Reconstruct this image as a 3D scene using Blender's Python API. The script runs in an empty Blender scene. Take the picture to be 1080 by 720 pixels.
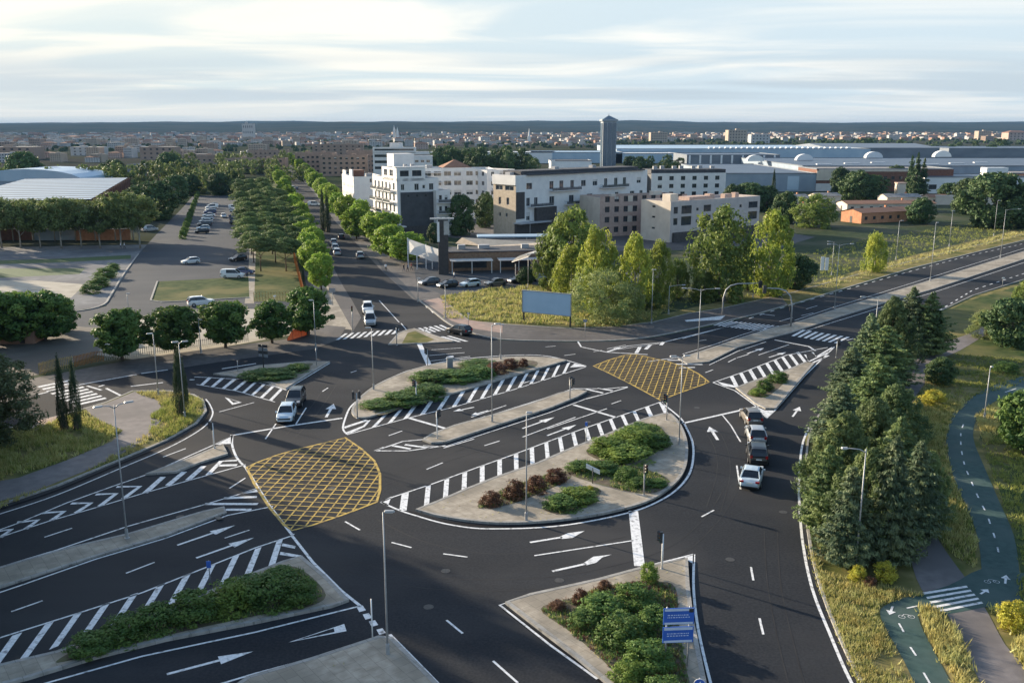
import bpy, bmesh, math, random
import numpy as np
from mathutils import Vector, Matrix
from mathutils.geometry import tessellate_polygon
random.seed(7); RNG = np.random.default_rng(7)
SC = bpy.context.scene
COL = SC.collection
R = math.radians
CAM_H, FPX, TILT = 30.0, 980.0, math.atan(225/980)

def P(px, py, z=0.0):
    """ground point (height z) seen at a point of the 1080x720 survey picture"""
    u = (px-540)/FPX; v = (360-py)/FPX
    dy = math.cos(TILT)+v*math.sin(TILT); dz = -math.sin(TILT)+v*math.cos(TILT)
    s = (z-CAM_H)/dz
    return Vector((u*s, dy*s, z))
def HT(by, ty):
    return 30.0*(by-ty)/(by-135.0)
def ang(a, b):
    d = P(*b)-P(*a); return math.atan2(d.y, d.x)

# ------------------------------------------------------------------ materials
MATS = {}
def M(name, c1, c2=None, scale=1.0, rough=.8, metal=0.0, space='obj', detail=5, bump=0.0, c3=None, scale3=.05, stretch=None, coat=0, trans=0, spec=.4, lo=.35, hi=.65, rnd=0.0, p3=(.46,.6)):
    if name in MATS: return MATS[name]
    m = bpy.data.materials.new(name); m.use_nodes = True; MATS[name] = m
    nt = m.node_tree; N = nt.nodes; L = nt.links
    b = N['Principled BSDF']
    b.inputs['Roughness'].default_value = rough; b.inputs['Metallic'].default_value = metal
    b.inputs['Specular IOR Level'].default_value = spec
    if coat: b.inputs['Coat Weight'].default_value = coat; b.inputs['Coat Roughness'].default_value = .08
    c = c1+(1,)
    b.inputs['Base Color'].default_value = c
    out = None
    if c2 is not None or bump:
        if space == 'world':
            g = N.new('ShaderNodeNewGeometry'); src = g.outputs['Position']
        else:
            g = N.new('ShaderNodeTexCoord'); src = g.outputs['Object']
        if stretch:
            mp = N.new('ShaderNodeMapping'); mp.inputs['Scale'].default_value = stretch; L.new(src, mp.inputs[0]); src = mp.outputs[0]
        n = N.new('ShaderNodeTexNoise'); n.inputs['Scale'].default_value = scale; n.inputs['Detail'].default_value = detail
        L.new(src, n.inputs['Vector'])
        if c2 is not None:
            r = N.new('ShaderNodeValToRGB'); r.color_ramp.elements[0].position = lo; r.color_ramp.elements[1].position = hi
            r.color_ramp.elements[0].color = c1+(1,); r.color_ramp.elements[1].color = c2+(1,)
            L.new(n.outputs[0], r.inputs[0]); out = r.outputs[0]
        if c3 is not None:
            n3 = N.new('ShaderNodeTexNoise'); n3.inputs['Scale'].default_value = scale3; n3.inputs['Detail'].default_value = 6; L.new(src, n3.inputs['Vector'])
            r3 = N.new('ShaderNodeValToRGB'); r3.color_ramp.elements[0].position = p3[0]; r3.color_ramp.elements[1].position = p3[1]
            L.new(n3.outputs[0], r3.inputs[0])
            mx = N.new('ShaderNodeMix'); mx.data_type = 'RGBA'; L.new(r3.outputs[0], mx.inputs[0]); L.new(out, mx.inputs[6]); mx.inputs[7].default_value = c3+(1,)
            out = mx.outputs[2]
        if bump:
            bp = N.new('ShaderNodeBump'); bp.inputs['Strength'].default_value = bump; bp.inputs['Distance'].default_value = .05
            L.new(n.outputs[0], bp.inputs['Height']); L.new(bp.outputs[0], b.inputs['Normal'])
    if rnd:
        oi = N.new('ShaderNodeObjectInfo'); hs = N.new('ShaderNodeHueSaturation')
        mr = N.new('ShaderNodeMapRange'); mr.inputs[3].default_value = 1-rnd; mr.inputs[4].default_value = 1+rnd; L.new(oi.outputs['Random'], mr.inputs[0])
        L.new(mr.outputs[0], hs.inputs['Value'])
        mh = N.new('ShaderNodeMapRange'); mh.inputs[3].default_value = .5-.03*rnd; mh.inputs[4].default_value = .5+.03*rnd
        wn = N.new('ShaderNodeTexWhiteNoise'); wn.noise_dimensions = '1D'; L.new(oi.outputs['Random'], wn.inputs['W']); L.new(wn.outputs[0], mh.inputs[0]); L.new(mh.outputs[0], hs.inputs['Hue'])
        if out is not None: L.new(out, hs.inputs['Color'])
        else: hs.inputs['Color'].default_value = c
        out = hs.outputs[0]
    if out is not None: L.new(out, b.inputs['Base Color'])
    if trans:
        t = N.new('ShaderNodeBsdfTranslucent'); ms = N.new('ShaderNodeMixShader'); ms.inputs[0].default_value = trans
        if out is not None: L.new(out, t.inputs[0])
        else: t.inputs[0].default_value = c
        L.new(b.outputs[0], ms.inputs[1]); L.new(t.outputs[0], ms.inputs[2]); L.new(ms.outputs[0], N['Material Output'].inputs[0])
    return m

def asphalt(name, c1, c2, patch, pscale):
    """fine grain + broad wear patches + long faint tyre streaks + sealed joints"""
    m = M(name, c1, c2, scale=6, rough=.86, space='world', detail=8, bump=.15, c3=patch, scale3=pscale, spec=.12)
    nt = m.node_tree; N = nt.nodes; L = nt.links; b = N['Principled BSDF']
    src = b.inputs['Base Color'].links[0].from_socket
    g = N.new('ShaderNodeNewGeometry'); mp = N.new('ShaderNodeMapping'); mp.inputs['Rotation'].default_value = (0, 0, R(-33)); mp.inputs['Scale'].default_value = (.02, .35, 1)
    L.new(g.outputs['Position'], mp.inputs[0])
    n = N.new('ShaderNodeTexNoise'); n.inputs['Scale'].default_value = .8; n.inputs['Detail'].default_value = 4; L.new(mp.outputs[0], n.inputs['Vector'])
    r = N.new('ShaderNodeMapRange'); r.inputs[1].default_value = .3; r.inputs[2].default_value = .7; r.inputs[3].default_value = .90; r.inputs[4].default_value = 1.12
    L.new(n.outputs[0], r.inputs[0])
    h = N.new('ShaderNodeHueSaturation'); L.new(src, h.inputs['Color']); L.new(r.outputs[0], h.inputs['Value']); L.new(h.outputs[0], b.inputs['Base Color'])
    return m

ASPH = asphalt('asphalt_new', (.0185,.021,.026), (.030,.033,.0385), (.043,.0435,.046), .045)
ASPO = asphalt('asphalt_old', (.052,.058,.068), (.072,.079,.09), (.08,.085,.092), .04)
PAVE = M('concrete_paving', (.31,.27,.215), (.43,.38,.31), scale=1.6, space='world', c3=(.26,.23,.185), scale3=.25, bump=.1, spec=.15)
def joints(m, w, h, dark=.72):
    nt=m.node_tree; N=nt.nodes; L=nt.links; b=N['Principled BSDF']; src=b.inputs['Base Color'].links[0].from_socket
    g=N.new('ShaderNodeNewGeometry'); mp=N.new('ShaderNodeMapping'); mp.inputs['Rotation'].default_value=(0,0,R(52)); L.new(g.outputs['Position'],mp.inputs[0])
    t=N.new('ShaderNodeTexBrick'); t.inputs['Scale'].default_value=1; t.inputs['Brick Width'].default_value=w; t.inputs['Row Height'].default_value=h; t.inputs['Mortar Size'].default_value=.02; t.inputs['Mortar Smooth'].default_value=.3
    t.inputs['Color1'].default_value=(1.04,1.04,1.04,1); t.inputs['Color2'].default_value=(.93,.93,.93,1); t.inputs['Mortar'].default_value=(dark,dark,dark,1); L.new(mp.outputs[0],t.inputs['Vector'])
    mx=N.new('ShaderNodeMix'); mx.data_type='RGBA'; mx.blend_type='MULTIPLY'; mx.inputs[0].default_value=1; L.new(src,mx.inputs[6]); L.new(t.outputs[0],mx.inputs[7]); L.new(mx.outputs[2],b.inputs['Base Color'])
joints(PAVE,.8,.8)
PAVB = M('brown_paving', (.075,.069,.068), (.115,.105,.10), scale=1.2, space='world', c3=(.065,.06,.06), scale3=.12)
PAVF = M('footpath_paving', (.145,.13,.13), (.20,.18,.175), scale=1.2, space='world', c3=(.12,.11,.11), scale3=.12)
PAVR = M('red_paving', (.30,.20,.165), (.38,.27,.22), scale=1.5, space='world', c3=(.26,.20,.17), scale3=.2)
KERB = M('kerb_stone', (.26,.25,.23), (.36,.345,.32), scale=2, space='world')
joints(KERB,1.0,1.0,.6)
PAINT = M('road_paint', (.62,.63,.64), (.80,.80,.80), scale=5, space='world', detail=8, rough=.6, c3=(.20,.20,.205), scale3=2.6, p3=(.53,.72))
YPAINT = M('yellow_paint', (.44,.30,.06), (.58,.40,.09), scale=4, space='world', detail=8, rough=.7, c3=(.14,.10,.05), scale3=1.6, p3=(.47,.68))
GRASS = M('grass_green', (.035,.060,.022), (.085,.105,.04), scale=.6, space='world', detail=9, c3=(.15,.14,.06), scale3=.09, bump=.6, spec=.05)
GRASSD = M('grass_dry', (.15,.135,.05), (.27,.22,.10), scale=.7, space='world', detail=9, c3=(.10,.11,.035), scale3=.18, bump=.6, spec=.05)
LAWN = M('lawn', (.035,.075,.02), (.06,.105,.03), scale=1, space='world', detail=8)
DIRT = M('dirt', (.095,.085,.075), (.14,.125,.105), scale=.35, space='world', detail=9, c3=(.12,.10,.08), scale3=.07)
SAND = M('pale_ground', (.36,.325,.265), (.46,.42,.35), scale=.3, space='world', detail=8, spec=.08)
PLAZA = M('plaza_paving', (.17,.17,.175), (.24,.24,.24), scale=.6, space='world', detail=8, c3=(.15,.15,.155), scale3=.08, spec=.08)
FIELD_SHADE = M('shaded_field_grass', (.028,.046,.024), (.058,.074,.036), scale=.5, space='world', detail=9, c3=(.085,.088,.055), scale3=.05, bump=.6, spec=.05)  # darker copy of the grass, the field's shade is put into its colour
SOIL = M('bed_soil', (.07,.052,.036), (.14,.11,.075), scale=3, space='world', detail=10, c3=(.10,.10,.045), scale3=1.1, bump=.6)
GPATH = M('green_cycle_path', (.028,.064,.058), (.045,.09,.082), scale=2, space='world', detail=7, c3=(.055,.092,.085), scale3=.3)
FARG = M('far_plain', (.035,.05,.028), (.085,.085,.06), scale=.012, space='world', detail=9, c3=(.065,.065,.055), scale3=.004, spec=.0)

# ------------------------------------------------------------------ mesh builder
class MB:
    def __init__(s): s.v=[]; s.f=[]; s.m=[]; s.mats=[]
    def mi(s, mat):
        if mat not in s.mats: s.mats.append(mat)
        return s.mats.index(mat)
    def add(s, vs, fs, mat):
        k=len(s.v); i=s.mi(mat); s.v += [tuple(v) for v in vs]
        for f in fs: s.f.append([k+j for j in f]); s.m.append(i)
        return s
    def box(s, c, d, mat, rz=0, taper=1.0):
        x,y,z=[q/2 for q in d]; ca,sa=math.cos(rz),math.sin(rz); vs=[]
        for zz,t in ((-z,1),(z,taper)):
            for a,b in ((-x,-y),(x,-y),(x,y),(-x,y)):
                a*=t; b*=t
                vs.append((c[0]+a*ca-b*sa, c[1]+a*sa+b*ca, c[2]+zz))
        return s.add(vs, [(0,3,2,1),(4,5,6,7),(0,1,5,4),(1,2,6,5),(2,3,7,6),(3,0,4,7)], mat)
    def tube(s, pts, rad, mat, n=8, cap=True):
        pts=[Vector(p) for p in pts]; rad = rad if isinstance(rad,(list,tuple)) else [rad]*len(pts)
        vs=[]; fs=[]; up0=None
        for i,p in enumerate(pts):
            d=(pts[min(i+1,len(pts)-1)]-pts[max(i-1,0)]).normalized()
            a=d.orthogonal().normalized() if up0 is None else (up0-d*up0.dot(d)).normalized()
            up0=a; b=d.cross(a)
            for k in range(n):
                t=2*math.pi*k/n; vs.append(p+(a*math.cos(t)+b*math.sin(t))*rad[i])
        for i in range(len(pts)-1):
            for k in range(n):
                fs.append((i*n+k, i*n+(k+1)%n, (i+1)*n+(k+1)%n, (i+1)*n+k))
        if cap: fs.append(tuple(range(n-1,-1,-1))); fs.append(tuple(range((len(pts)-1)*n, len(pts)*n)))
        return s.add(vs, fs, mat)
    def sheet(s, poly, z, mat):
        pts=[Vector((p[0],p[1],0)) for p in poly]
        a=sum(pts[i].x*pts[(i+1)%len(pts)].y-pts[(i+1)%len(pts)].x*pts[i].y for i in range(len(pts)))
        if a<0: pts.reverse()
        fs=[]
        for t in tessellate_polygon([pts]):
            A,B,C=[pts[i] for i in t]
            fs.append(t if (B-A).cross(C-A).z>0 else t[::-1])
        return s.add([(p.x,p.y,z) for p in pts], fs, mat)
    def slab(s, poly, z0, z1, mat, side=None):
        pts=[Vector((p[0],p[1],0)) for p in poly]
        a=sum(pts[i].x*pts[(i+1)%len(pts)].y-pts[(i+1)%len(pts)].x*pts[i].y for i in range(len(pts)))
        if a<0: pts.reverse()
        s.sheet(pts, z1, mat); n=len(pts)
        s.add([(p.x,p.y,z0) for p in pts]+[(p.x,p.y,z1) for p in pts], [(i,(i+1)%n,n+(i+1)%n,n+i) for i in range(n)], side or mat)
        return s
    def ribbon(s, pts, w, z, mat, closed=False):
        pts=[Vector((p[0],p[1],0)) for p in pts]; n=len(pts); L=[]; Rr=[]
        for i,p in enumerate(pts):
            a=pts[(i-1)%n] if closed or i>0 else p; b=pts[(i+1)%n] if closed or i<n-1 else p
            d=(b-a); d=d.normalized() if d.length else Vector((1,0,0)); q=Vector((-d.y,d.x,0))*w/2
            L.append(p+q); Rr.append(p-q)
        fs=[]; m=n if closed else n-1
        for i in range(m): j=(i+1)%n; fs.append((n+i,n+j,j,i))
        return s.add([(p.x,p.y,z) for p in L]+[(p.x,p.y,z) for p in Rr], fs, mat)
    def kerb(s, pts, w, z0, z1, mat, closed=False):
        pts=[Vector((p[0],p[1],0)) for p in pts]; n=len(pts); L=[]; Rr=[]
        for i,p in enumerate(pts):
            a=pts[(i-1)%n] if closed or i>0 else p; b=pts[(i+1)%n] if closed or i<n-1 else p
            d=(b-a); d=d.normalized() if d.length else Vector((1,0,0)); q=Vector((-d.y,d.x,0))*w/2
            L.append(p+q); Rr.append(p-q)
        vs=[(p.x,p.y,z0) for p in L]+[(p.x,p.y,z1) for p in L]+[(p.x,p.y,z1) for p in Rr]+[(p.x,p.y,z0) for p in Rr]
        fs=[]; m=n if closed else n-1
        for i in range(m):
            j=(i+1)%n
            for k in range(3): fs.append((k*n+i,(k+1)*n+i,(k+1)*n+j,k*n+j))
        return s.add(vs, fs, mat)
    def lathe(s, prof, mat, n=12, c=(0,0,0)):
        vs=[]; fs=[]
        for r,z in prof:
            for k in range(n):
                t=2*math.pi*k/n; vs.append((c[0]+r*math.cos(t), c[1]+r*math.sin(t), c[2]+z))
        for i in range(len(prof)-1):
            for k in range(n): fs.append((i*n+k,i*n+(k+1)%n,(i+1)*n+(k+1)%n,(i+1)*n+k))
        fs.append(tuple(range(n-1,-1,-1))); fs.append(tuple(range((len(prof)-1)*n,len(prof)*n)))
        return s.add(vs, fs, mat)
    def build(s, name, parent=None, smooth=False, kind=None, mesh_only=False):
        me=bpy.data.meshes.new(name); me.from_pydata(s.v, [], s.f)
        for m in s.mats: me.materials.append(m)
        me.polygons.foreach_set('material_index', s.m)
        if smooth: me.polygons.foreach_set('use_smooth', [True]*len(s.f))
        me.update()
        return me if mesh_only else link(name, me, parent, kind)

def link(name, me, parent=None, kind=None):
    o=bpy.data.objects.new(name, me); COL.objects.link(o)
    if parent is not None: o.parent=parent
    if kind: o['kind']=kind
    return o
def tag(o, label, cat, group=None):
    o['label']=label; o['category']=cat
    if group: o['group']=group
    return o
def thing(name, label, cat, loc=(0,0,0), rz=0, group=None):
    o=bpy.data.objects.new(name, None); COL.objects.link(o); o.empty_display_size=.2
    o.location=loc; o.rotation_euler=(0,0,rz)
    return tag(o,label,cat,group)
def dup(root, loc=None, rz=None, label=None, group=None, parent=None, scale=None):
    c=root.copy(); COL.objects.link(c)
    if parent is not None: c.parent=parent
    if loc is not None: c.location=loc
    if rz is not None: c.rotation_euler=(0,0,rz)
    if scale is not None: c.scale=scale
    if label: c['label']=label
    if group: c['group']=group
    for ch in list(root.children): dup(ch, parent=c)
    return c

def smooth_px(pts, closed=False, n=5):
    """Catmull-Rom through picture points"""
    out=[]; m=len(pts)
    for i in range(m if closed else m-1):
        g=lambda k: pts[k%m] if closed else pts[max(0,min(m-1,k))]
        p0,p1,p2,p3=g(i-1),g(i),g(i+1),g(i+2)
        for k in range(n):
            t=k/n
            out.append(tuple(.5*((2*p1[a])+(-p0[a]+p2[a])*t+(2*p0[a]-5*p1[a]+4*p2[a]-p3[a])*t*t+(-p0[a]+3*p1[a]-3*p2[a]+p3[a])*t**3) for a in (0,1)))
    if not closed: out.append(pts[-1])
    return out
def G(pts): return [P(*p) for p in pts]
# ------------------------------------------------------------------ ground, roads, pavements, paint
b=MB(); b.sheet([(-9000,-300),(9000,-300),(16000,16000),(-16000,16000)], 0, FARG); b.build('ground', kind='structure')
Z=dict(a=.02, p=.028)
def flat(name, px, z, mat, sm=False, closed=True):
    if sm: px=smooth_px(px,True)
    return MB().sheet(G(px), z, mat).build(name, kind='structure')
def raised(name, px, z, mat, kerb=None, sm=False, kw=.28):
    """pavement slab with a kerb stone along its edge"""
    if sm: px=smooth_px(px,True)
    g=G(px); b=MB(); b.slab(g, 0, z, mat, KERB)
    if kerb is None: b.kerb(g, kw, 0, z+.012, KERB, True)
    return b.build(name, kind='structure')

# broad green / dry fields round the junction
flat('grass_field', [(-500,560),(-500,330),(-60,345),(40,345),(320,300),(330,230),(700,200),(1300,190),(1700,230),(1700,1400),(820,1400),(850,470),(520,360),(60,395)], .004, FIELD_SHADE)
flat('meadow', [(470,338),(466,312),(520,303),(600,298),(660,305),(710,318),(690,338),(640,344),(560,343)], .010, GRASSD)
flat('verge_strip', [(640,344),(760,318),(860,298),(960,270),(1090,238),(1090,250),(960,281),(860,313),(760,335),(690,350)], .012, GRASSD)

# roads
flat('road', [(-500,480),(-60,432),(40,405),(140,386),(235,372),(300,364),(345,353),(365,345),(368,322),(358,296),(346,270),(336,250),(318,218),(306,195),(300,180),(296,170),(304,170),(314,184),(330,202),(352,232),(375,256),(402,285),(436,316),(446,320),(478,345),(496,351),(527,359),(600,361),(650,360),(690,356),(752,344),(837,322),(900,303),(960,285),(1021,268),(1080,255),(1400,190),(1400,226),(1080,294),(1026,311),(960,341),(915,363),(900,379),(884,402),(866,430),(856,450),(850,470),(850,500),(851,530),(855,575),(866,620),(884,665),(908,715),(938,760),(1022,900),(1100,1500),(-600,1500)], Z['a'], ASPH)
flat('car_park_road', [(40,336),(112,323),(146,268),(166,246),(190,222),(204,206),(262,206),(268,250),(268,318),(345,312),(346,325),(250,326),(150,333),(130,345),(90,345),(60,342)], .016, ASPO)
flat('restaurant_street', [(405,288),(395,268),(430,262),(560,262),(660,272),(700,290),(690,300),(640,305),(590,302),(520,305),(466,312),(440,317)], .016, ASPO)
flat('avenue_side_strip', [(330,322),(345,322),(372,350),(381,335),(372,318),(362,302),(352,283),(340,262),(328,240),(310,205),(300,188),(296,190),(300,215),(318,262),(322,298)], .024, PAVB)
flat('avenue_footway', [(441,317),(425,298),(405,280),(380,254),(362,235),(375,235),(400,252),(432,262),(470,262),(470,275),(436,280),(440,300),(470,312)], .024, PAVB)

# pavements
flat('pavement', [(-60,426),(40,398),(140,379),(235,366),(300,358),(325,350),(345,343),(365,345),(357,358),(332,368),(281,375),(230,382),(177,390),(144,395),(83,406),(20,420),(-60,442)], .027, PAVB)
flat('pale_yard', [(100,374),(120,345),(150,333),(250,326),(345,325),(372,350),(345,343),(325,350),(235,366),(140,379)], .012, SAND)
raised('pavement', smooth_px([(442,317),(456,328),(474,342),(494,350),(527,358),(600,360),(650,359),(690,355),(752,342),(800,331)],n=3)+[(830,322),(822,312),(765,325),(727,331),(690,340),(652,345),(602,347),(540,343),(495,339),(470,319),(462,315)], .12, PAVB)
raised('verge', [(831,322.5),(900,301.5),(960,283.5),(1080,253.5),(1400,190),(1400,180),(1080,247),(960,276),(900,291),(823,312.5)], .12, GRASSD)
flat('red_pavement', [(446,318),(462,315),(470,319),(493,338),(530,343),(530,352),(497,347),(476,339)], .135, PAVR)
flat('dirt_lot', [(-80,420),(-80,348),(40,344),(75,344),(95,341),(120,346),(102,374),(40,395)], .013, DIRT)
flat('plaza', [(-80,262),(160,258),(146,268),(112,322),(75,328),(-80,335)], .011, PLAZA)
for q in ([(-80,277),(60,273),(138,269),(138,273),(60,277),(-80,281)], [(-80,284),(30,283),(90,283),(84,289),(0,293),(-80,296)]):
    flat('lawn', q, .017, LAWN)
flat('sandy_court', [(-80,296),(0,296),(40,296),(90,300),(75,314),(-80,322)], .015, SAND)
flat('lawn', [(160,317),(166,297),(262,292),(263,314),(200,318)], .026, GRASS)
MB().kerb(G([(263,314),(170,319),(159,317),(166,297)]), .3, 0, .14, KERB).build('kerb', kind='structure')
MB().kerb(G(smooth_px([(146,268),(130,290),(116,313),(110,321),(96,326),(70,330)])), .35, 0, .16, KERB).build('kerb', kind='structure')
flat('car_park_strip', [(262,290),(258,320),(268,320),(270,260),(264,240)], .02, PAVE)
flat('lawn', [(268,318),(268,285),(318,285),(321,318)], .018, GRASS)
flat('pine_bed', [(268,285),(268,240),(258,205),(262,190),(290,190),(312,230),(322,285)], .017, GRASS)
flat('footpath', [(330,300),(345,300),(372,348),(345,345),(335,330)], .026, PAVE)
# building block ground
flat('footway', [(300,180),(320,215),(345,255),(372,285),(445,325),(480,318),(470,270),(420,250),(380,235),(330,190)], .008, PAVB)
flat('block_yard', [(380,245),(470,250),(640,265),(820,262),(860,250),(700,225),(520,215),(400,215)], .009, PAVB)

# islands
ISL_A=[(226,395.5),(250,391.6),(272,387),(324,382.5),(347,382.5),(322,397),(301,410.5),(286,405),(262,399.5),(240,397)]
ISL_B=smooth_px([(388,441),(377,441),(372,434),(379,422),(394,409.5),(411,400.5),(428,393.5),(441,389.5),(465,384),(500,380.5),(545,377.5),(580,378.5),(597,381)],n=4)+[(528,401),(485,413.5),(435,427.5)]
ISL_C=[(440,539),(463,530),(493,517),(523,505),(567,490),(600,475.5),(645,457.5),(680,443),(700,437.5)]+smooth_px([(707,438),(714,445),(720,456),(723.5,468),(724,480),(722,493),(716,505),(706,515),(690,526),(668,534.5),(635,542.5),(600,548),(570,551),(540,552.5),(510,551.5),(480,548),(458,544)],n=4)
ISL_D=[(777,410),(788,405.5),(813,397),(833,390.5),(850,383),(858,384),(850,393),(833,413),(817,431.7),(808,431.7),(797,426)]
ISL_E=[(535,637),(560,629),(630,613.5),(680,600),(724,591),(725,620),(729,655),(736,690),(745,735),(760,800),(740,830),(655,733),(610,695),(570,664)]
ISL_F=[(-60,725),(0,704),(60,690),(130,664),(180,645),(220,626.5),(260,609.5),(300,594),(317,589),(342,610),(366,635),(350,640),(270,657),(175,675.5),(100,694.5),(30,716),(-60,740)]
ISL_G=[(262,717),(330,697),(400,674),(412,675),(458,722),(520,800),(250,830),(200,760)]
ISL_H=[(155,501),(175,494),(205,483),(235,470),(239,480),(210,489),(185,499)]
MED_W=[(-80,627),(0,600),(75,578.5),(135,564.5),(215,540.5),(236,536),(238,541),(175,565),(100,587.5),(0,620),(-80,648)]
MED_C=[(447,465),(456,459),(480,450),(520,439),(560,427),(590,416),(608,412),(618,414),(608,419.5),(580,431),(540,444),(500,457),(470,467),(455,468)]
MED_E=[(716,379),(753,367),(783,356.5),(813,347),(837,341.7),(878,328),(930,312),(980,296.5),(1080,265.5),(1400,197),(1400,204),(1080,273.5),(983,305.5),(935,319),(880,336),(833,351.5),(813,356.5),(777,367),(747,382),(725,384)]
for p_ in (ISL_A,ISL_B,ISL_C,ISL_D,ISL_E,ISL_F,ISL_G,ISL_H,MED_W,MED_C,MED_E):
    raised('traffic_island', p_, .14 if p_ in (MED_W,MED_E) else .2, PAVE)
ISL_T=[(410,364),(421,352),(428,349),(436,347),(478,361),(455,362)]
raised('traffic_island', ISL_T, .14, PAVE)
flat('grass_patch', [(424,363),(430,352),(438,350),(458,359),(450,362)], .16, GRASSD)

for q in ([(395,437),(405,428),(430,419),(455,412),(472,412),(462,419),(430,430),(405,439)],[(438,404),(445,397),(470,390),(510,384),(545,381),(566,383),(560,390),(520,398),(480,405),(450,409)],[(618,478),(640,463),(668,450),(690,449),(702,458),(706,468),(690,480),(660,492),(640,490)],[(505,538),(512,526),(545,513),(590,499),(602,506),(570,522),(535,535)],[(572,538),(590,524),(620,515),(634,520),(622,534),(596,545)],[(600,502),(612,488),(650,490),(690,500),(706,510),(690,522),(660,520)],[(570,645),(600,634),(640,620),(690,616),(712,622),(716,660),(722,700),(728,740),(700,752),(670,732),(630,694),(600,668)],[(60,702),(80,688),(130,668),(180,649),(230,628),(290,602),(318,603),(344,630),(320,644),(270,652),(180,672),(110,690)],[(258,397),(275,392),(320,385),(330,386),(312,396),(296,402),(275,401)],[(788,418),(796,409),(815,400),(832,396),(826,406),(808,420)]):
    flat('soil_bed', smooth_px(q,True,4), .207 if q[0][0]>340 or q[0][1]<410 else .207, SOIL)
# left verge with its footpath
VER_L=[(-300,560),(-60,549),(0,533),(60,513),(128,485),(175,465),(207,447),(217,434),(214,423),(204,417),(180,413),(140,413),(112,425),(60,440),(10,452),(-300,520)]
raised('verge', VER_L, .13, GRASSD)
flat('footpath', [(90,432),(113,426),(142,414),(168,424),(172,440),(160,462),(128,480),(90,498),(30,522),(-60,546),(-60,520),(20,505),(70,487),(118,467),(130,455),(100,442)], .15, PAVF)
flat('red_pavement', [(30,447),(60,440),(58,447),(36,456)], .152, PAVR)
# right verge, path, cycle path
VER_R=[(849,463)]+smooth_px([(851,480),(849,500),(849.5,530),(854,572),(864.5,617),(883.5,668),(908,719),(938,765)],n=4)+[(1022,900),(1100,1400),(1800,1400),(1800,300),(1100,292),(1026,312),(960,343),(916,364),(902,381),(886,404),(868,431),(857,450)]
flat('verge', VER_R, .035, GRASSD)
MB().kerb(G([(1080,295),(1026,312),(960,343),(916,364),(902,381),(886,404),(868,431),(857,450)]+smooth_px([(852,466),(849,500),(849.5,530),(854,572),(864.5,617),(883.5,668),(908,719),(938,765)],n=4)+[(1020,900)]), .2, 0, .15, KERB).build('kerb', kind='structure')
flat('grass_field', [(960,345),(1026,316),(1080,300),(1300,320),(1300,700),(1085,700),(1076,600),(1062,540),(1048,500),(1032,465),(1045,430),(1080,410),(1080,388),(1000,398),(980,386),(1012,370),(1030,350)], .045, GRASS)
flat('footpath', smooth_px([(1042,338),(1033,347),(1005,358),(965,366),(954,388),(942,407),(932,440),(930,480),(938,540),(958,585),(972,622),(1000,650),(1018,690),(1036,725),(1070,800)],n=3)+smooth_px([(1130,800),(1085,712),(1060,680),(1042,647),(1022,615),(1000,585),(975,545),(958,500),(955,460),(962,425),(975,405),(978,386),(1012,370),(1050,347)],n=3), .055, PAVF)
flat('cycle_path', smooth_px([(1120,385),(1075,398),(1040,410),(1015,427),(1002,441),(998,462),(1000,480),(1008,511),(1022,540),(1032,572),(1036,610),(1040,640)],n=3)+smooth_px([(1075,640),(1075,603),(1069,565),(1055,532),(1036,488),(1027,465),(1028,447),(1040,430),(1067,416),(1120,402)],n=3), .065, GPATH)
flat('cycle_path', smooth_px([(1150,620),(1075,604),(1036,600),(1000,618),(950,632),(932,640),(928,648),(935,665),(953,697),(966,725),(1000,800)],n=3)+smooth_px([(1045,800),(1004,722),(985,687),(970,657),(972,645),(1000,648),(1060,640),(1150,660)],n=3), .062, GPATH)
flat('grass_patch', [(974,650),(990,648),(1006,665),(1022,695),(1040,735),(1060,780),(1046,790),(1010,722),(988,683)], .075, GRASSD)

# ---- paint
pm=MB(); ZP=.034
def line(px, w=.16, z=ZP, sm=False, mat=PAINT):
    pm.ribbon(G(smooth_px(px) if sm else px), w, z, mat)
def poly(px, z=ZP, mat=PAINT): pm.sheet(G(px), z, mat)
def lerp(a,b,t): return (a[0]+(b[0]-a[0])*t, a[1]+(b[1]-a[1])*t)
def along(pts, s):
    """point at metric distance s along a picture polyline"""
    g=G(pts); 
    for i in range(len(g)-1):
        d=(g[i+1]-g[i]).length
        if s<=d or i==len(g)-2: return g[i].lerp(g[i+1], s/d)
        s-=d
def plen(pts):
    g=G(pts); return sum((g[i+1]-g[i]).length for i in range(len(g)-1))
def hatch(lo, hi, n, duty=.36, skew=0.0, z=ZP, i0=0):
    """bars between two picture polylines"""
    la,lb=plen(lo),plen(hi)
    for i in range(i0,n):
        a0=(i+.5-duty/2)/n*la; a1=(i+.5+duty/2)/n*la
        b0=(i+.5-duty/2+skew)/n*lb; b1=(i+.5+duty/2+skew)/n*lb
        if b1>lb or b0<0: continue
        q=[along(lo,a0),along(lo,a1),along(hi,b1),along(hi,b0)]
        pm.sheet(q, z, PAINT)
def hatch2(lo, hi, n, duty=.34, z=ZP):
    """bars between two picture polylines whose points correspond one to one"""
    gl,gh=G(lo),G(hi); cum=[0]
    for i in range(len(gl)-1): cum.append(cum[-1]+(gl[i+1]-gl[i]).length)
    def at(s):
        for i in range(len(cum)-1):
            if s<=cum[i+1] or i==len(cum)-2:
                t=(s-cum[i])/(cum[i+1]-cum[i]); return gl[i].lerp(gl[i+1],t),gh[i].lerp(gh[i+1],t)
    st=cum[-1]/(n-1)
    for i in range(n):
        a,c=at(i*st-st*duty/2),at(i*st+st*duty/2); pm.sheet([a[0],c[0],c[1],a[1]], z, PAINT)
def dashes(px, dash, gap, w=.14):
    L=plen(px); s=0
    while s<L:
        a,c=along(px,s),along(px,min(L,s+dash)); pm.ribbon([a,c], w, ZP, PAINT); s+=dash+gap
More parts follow.
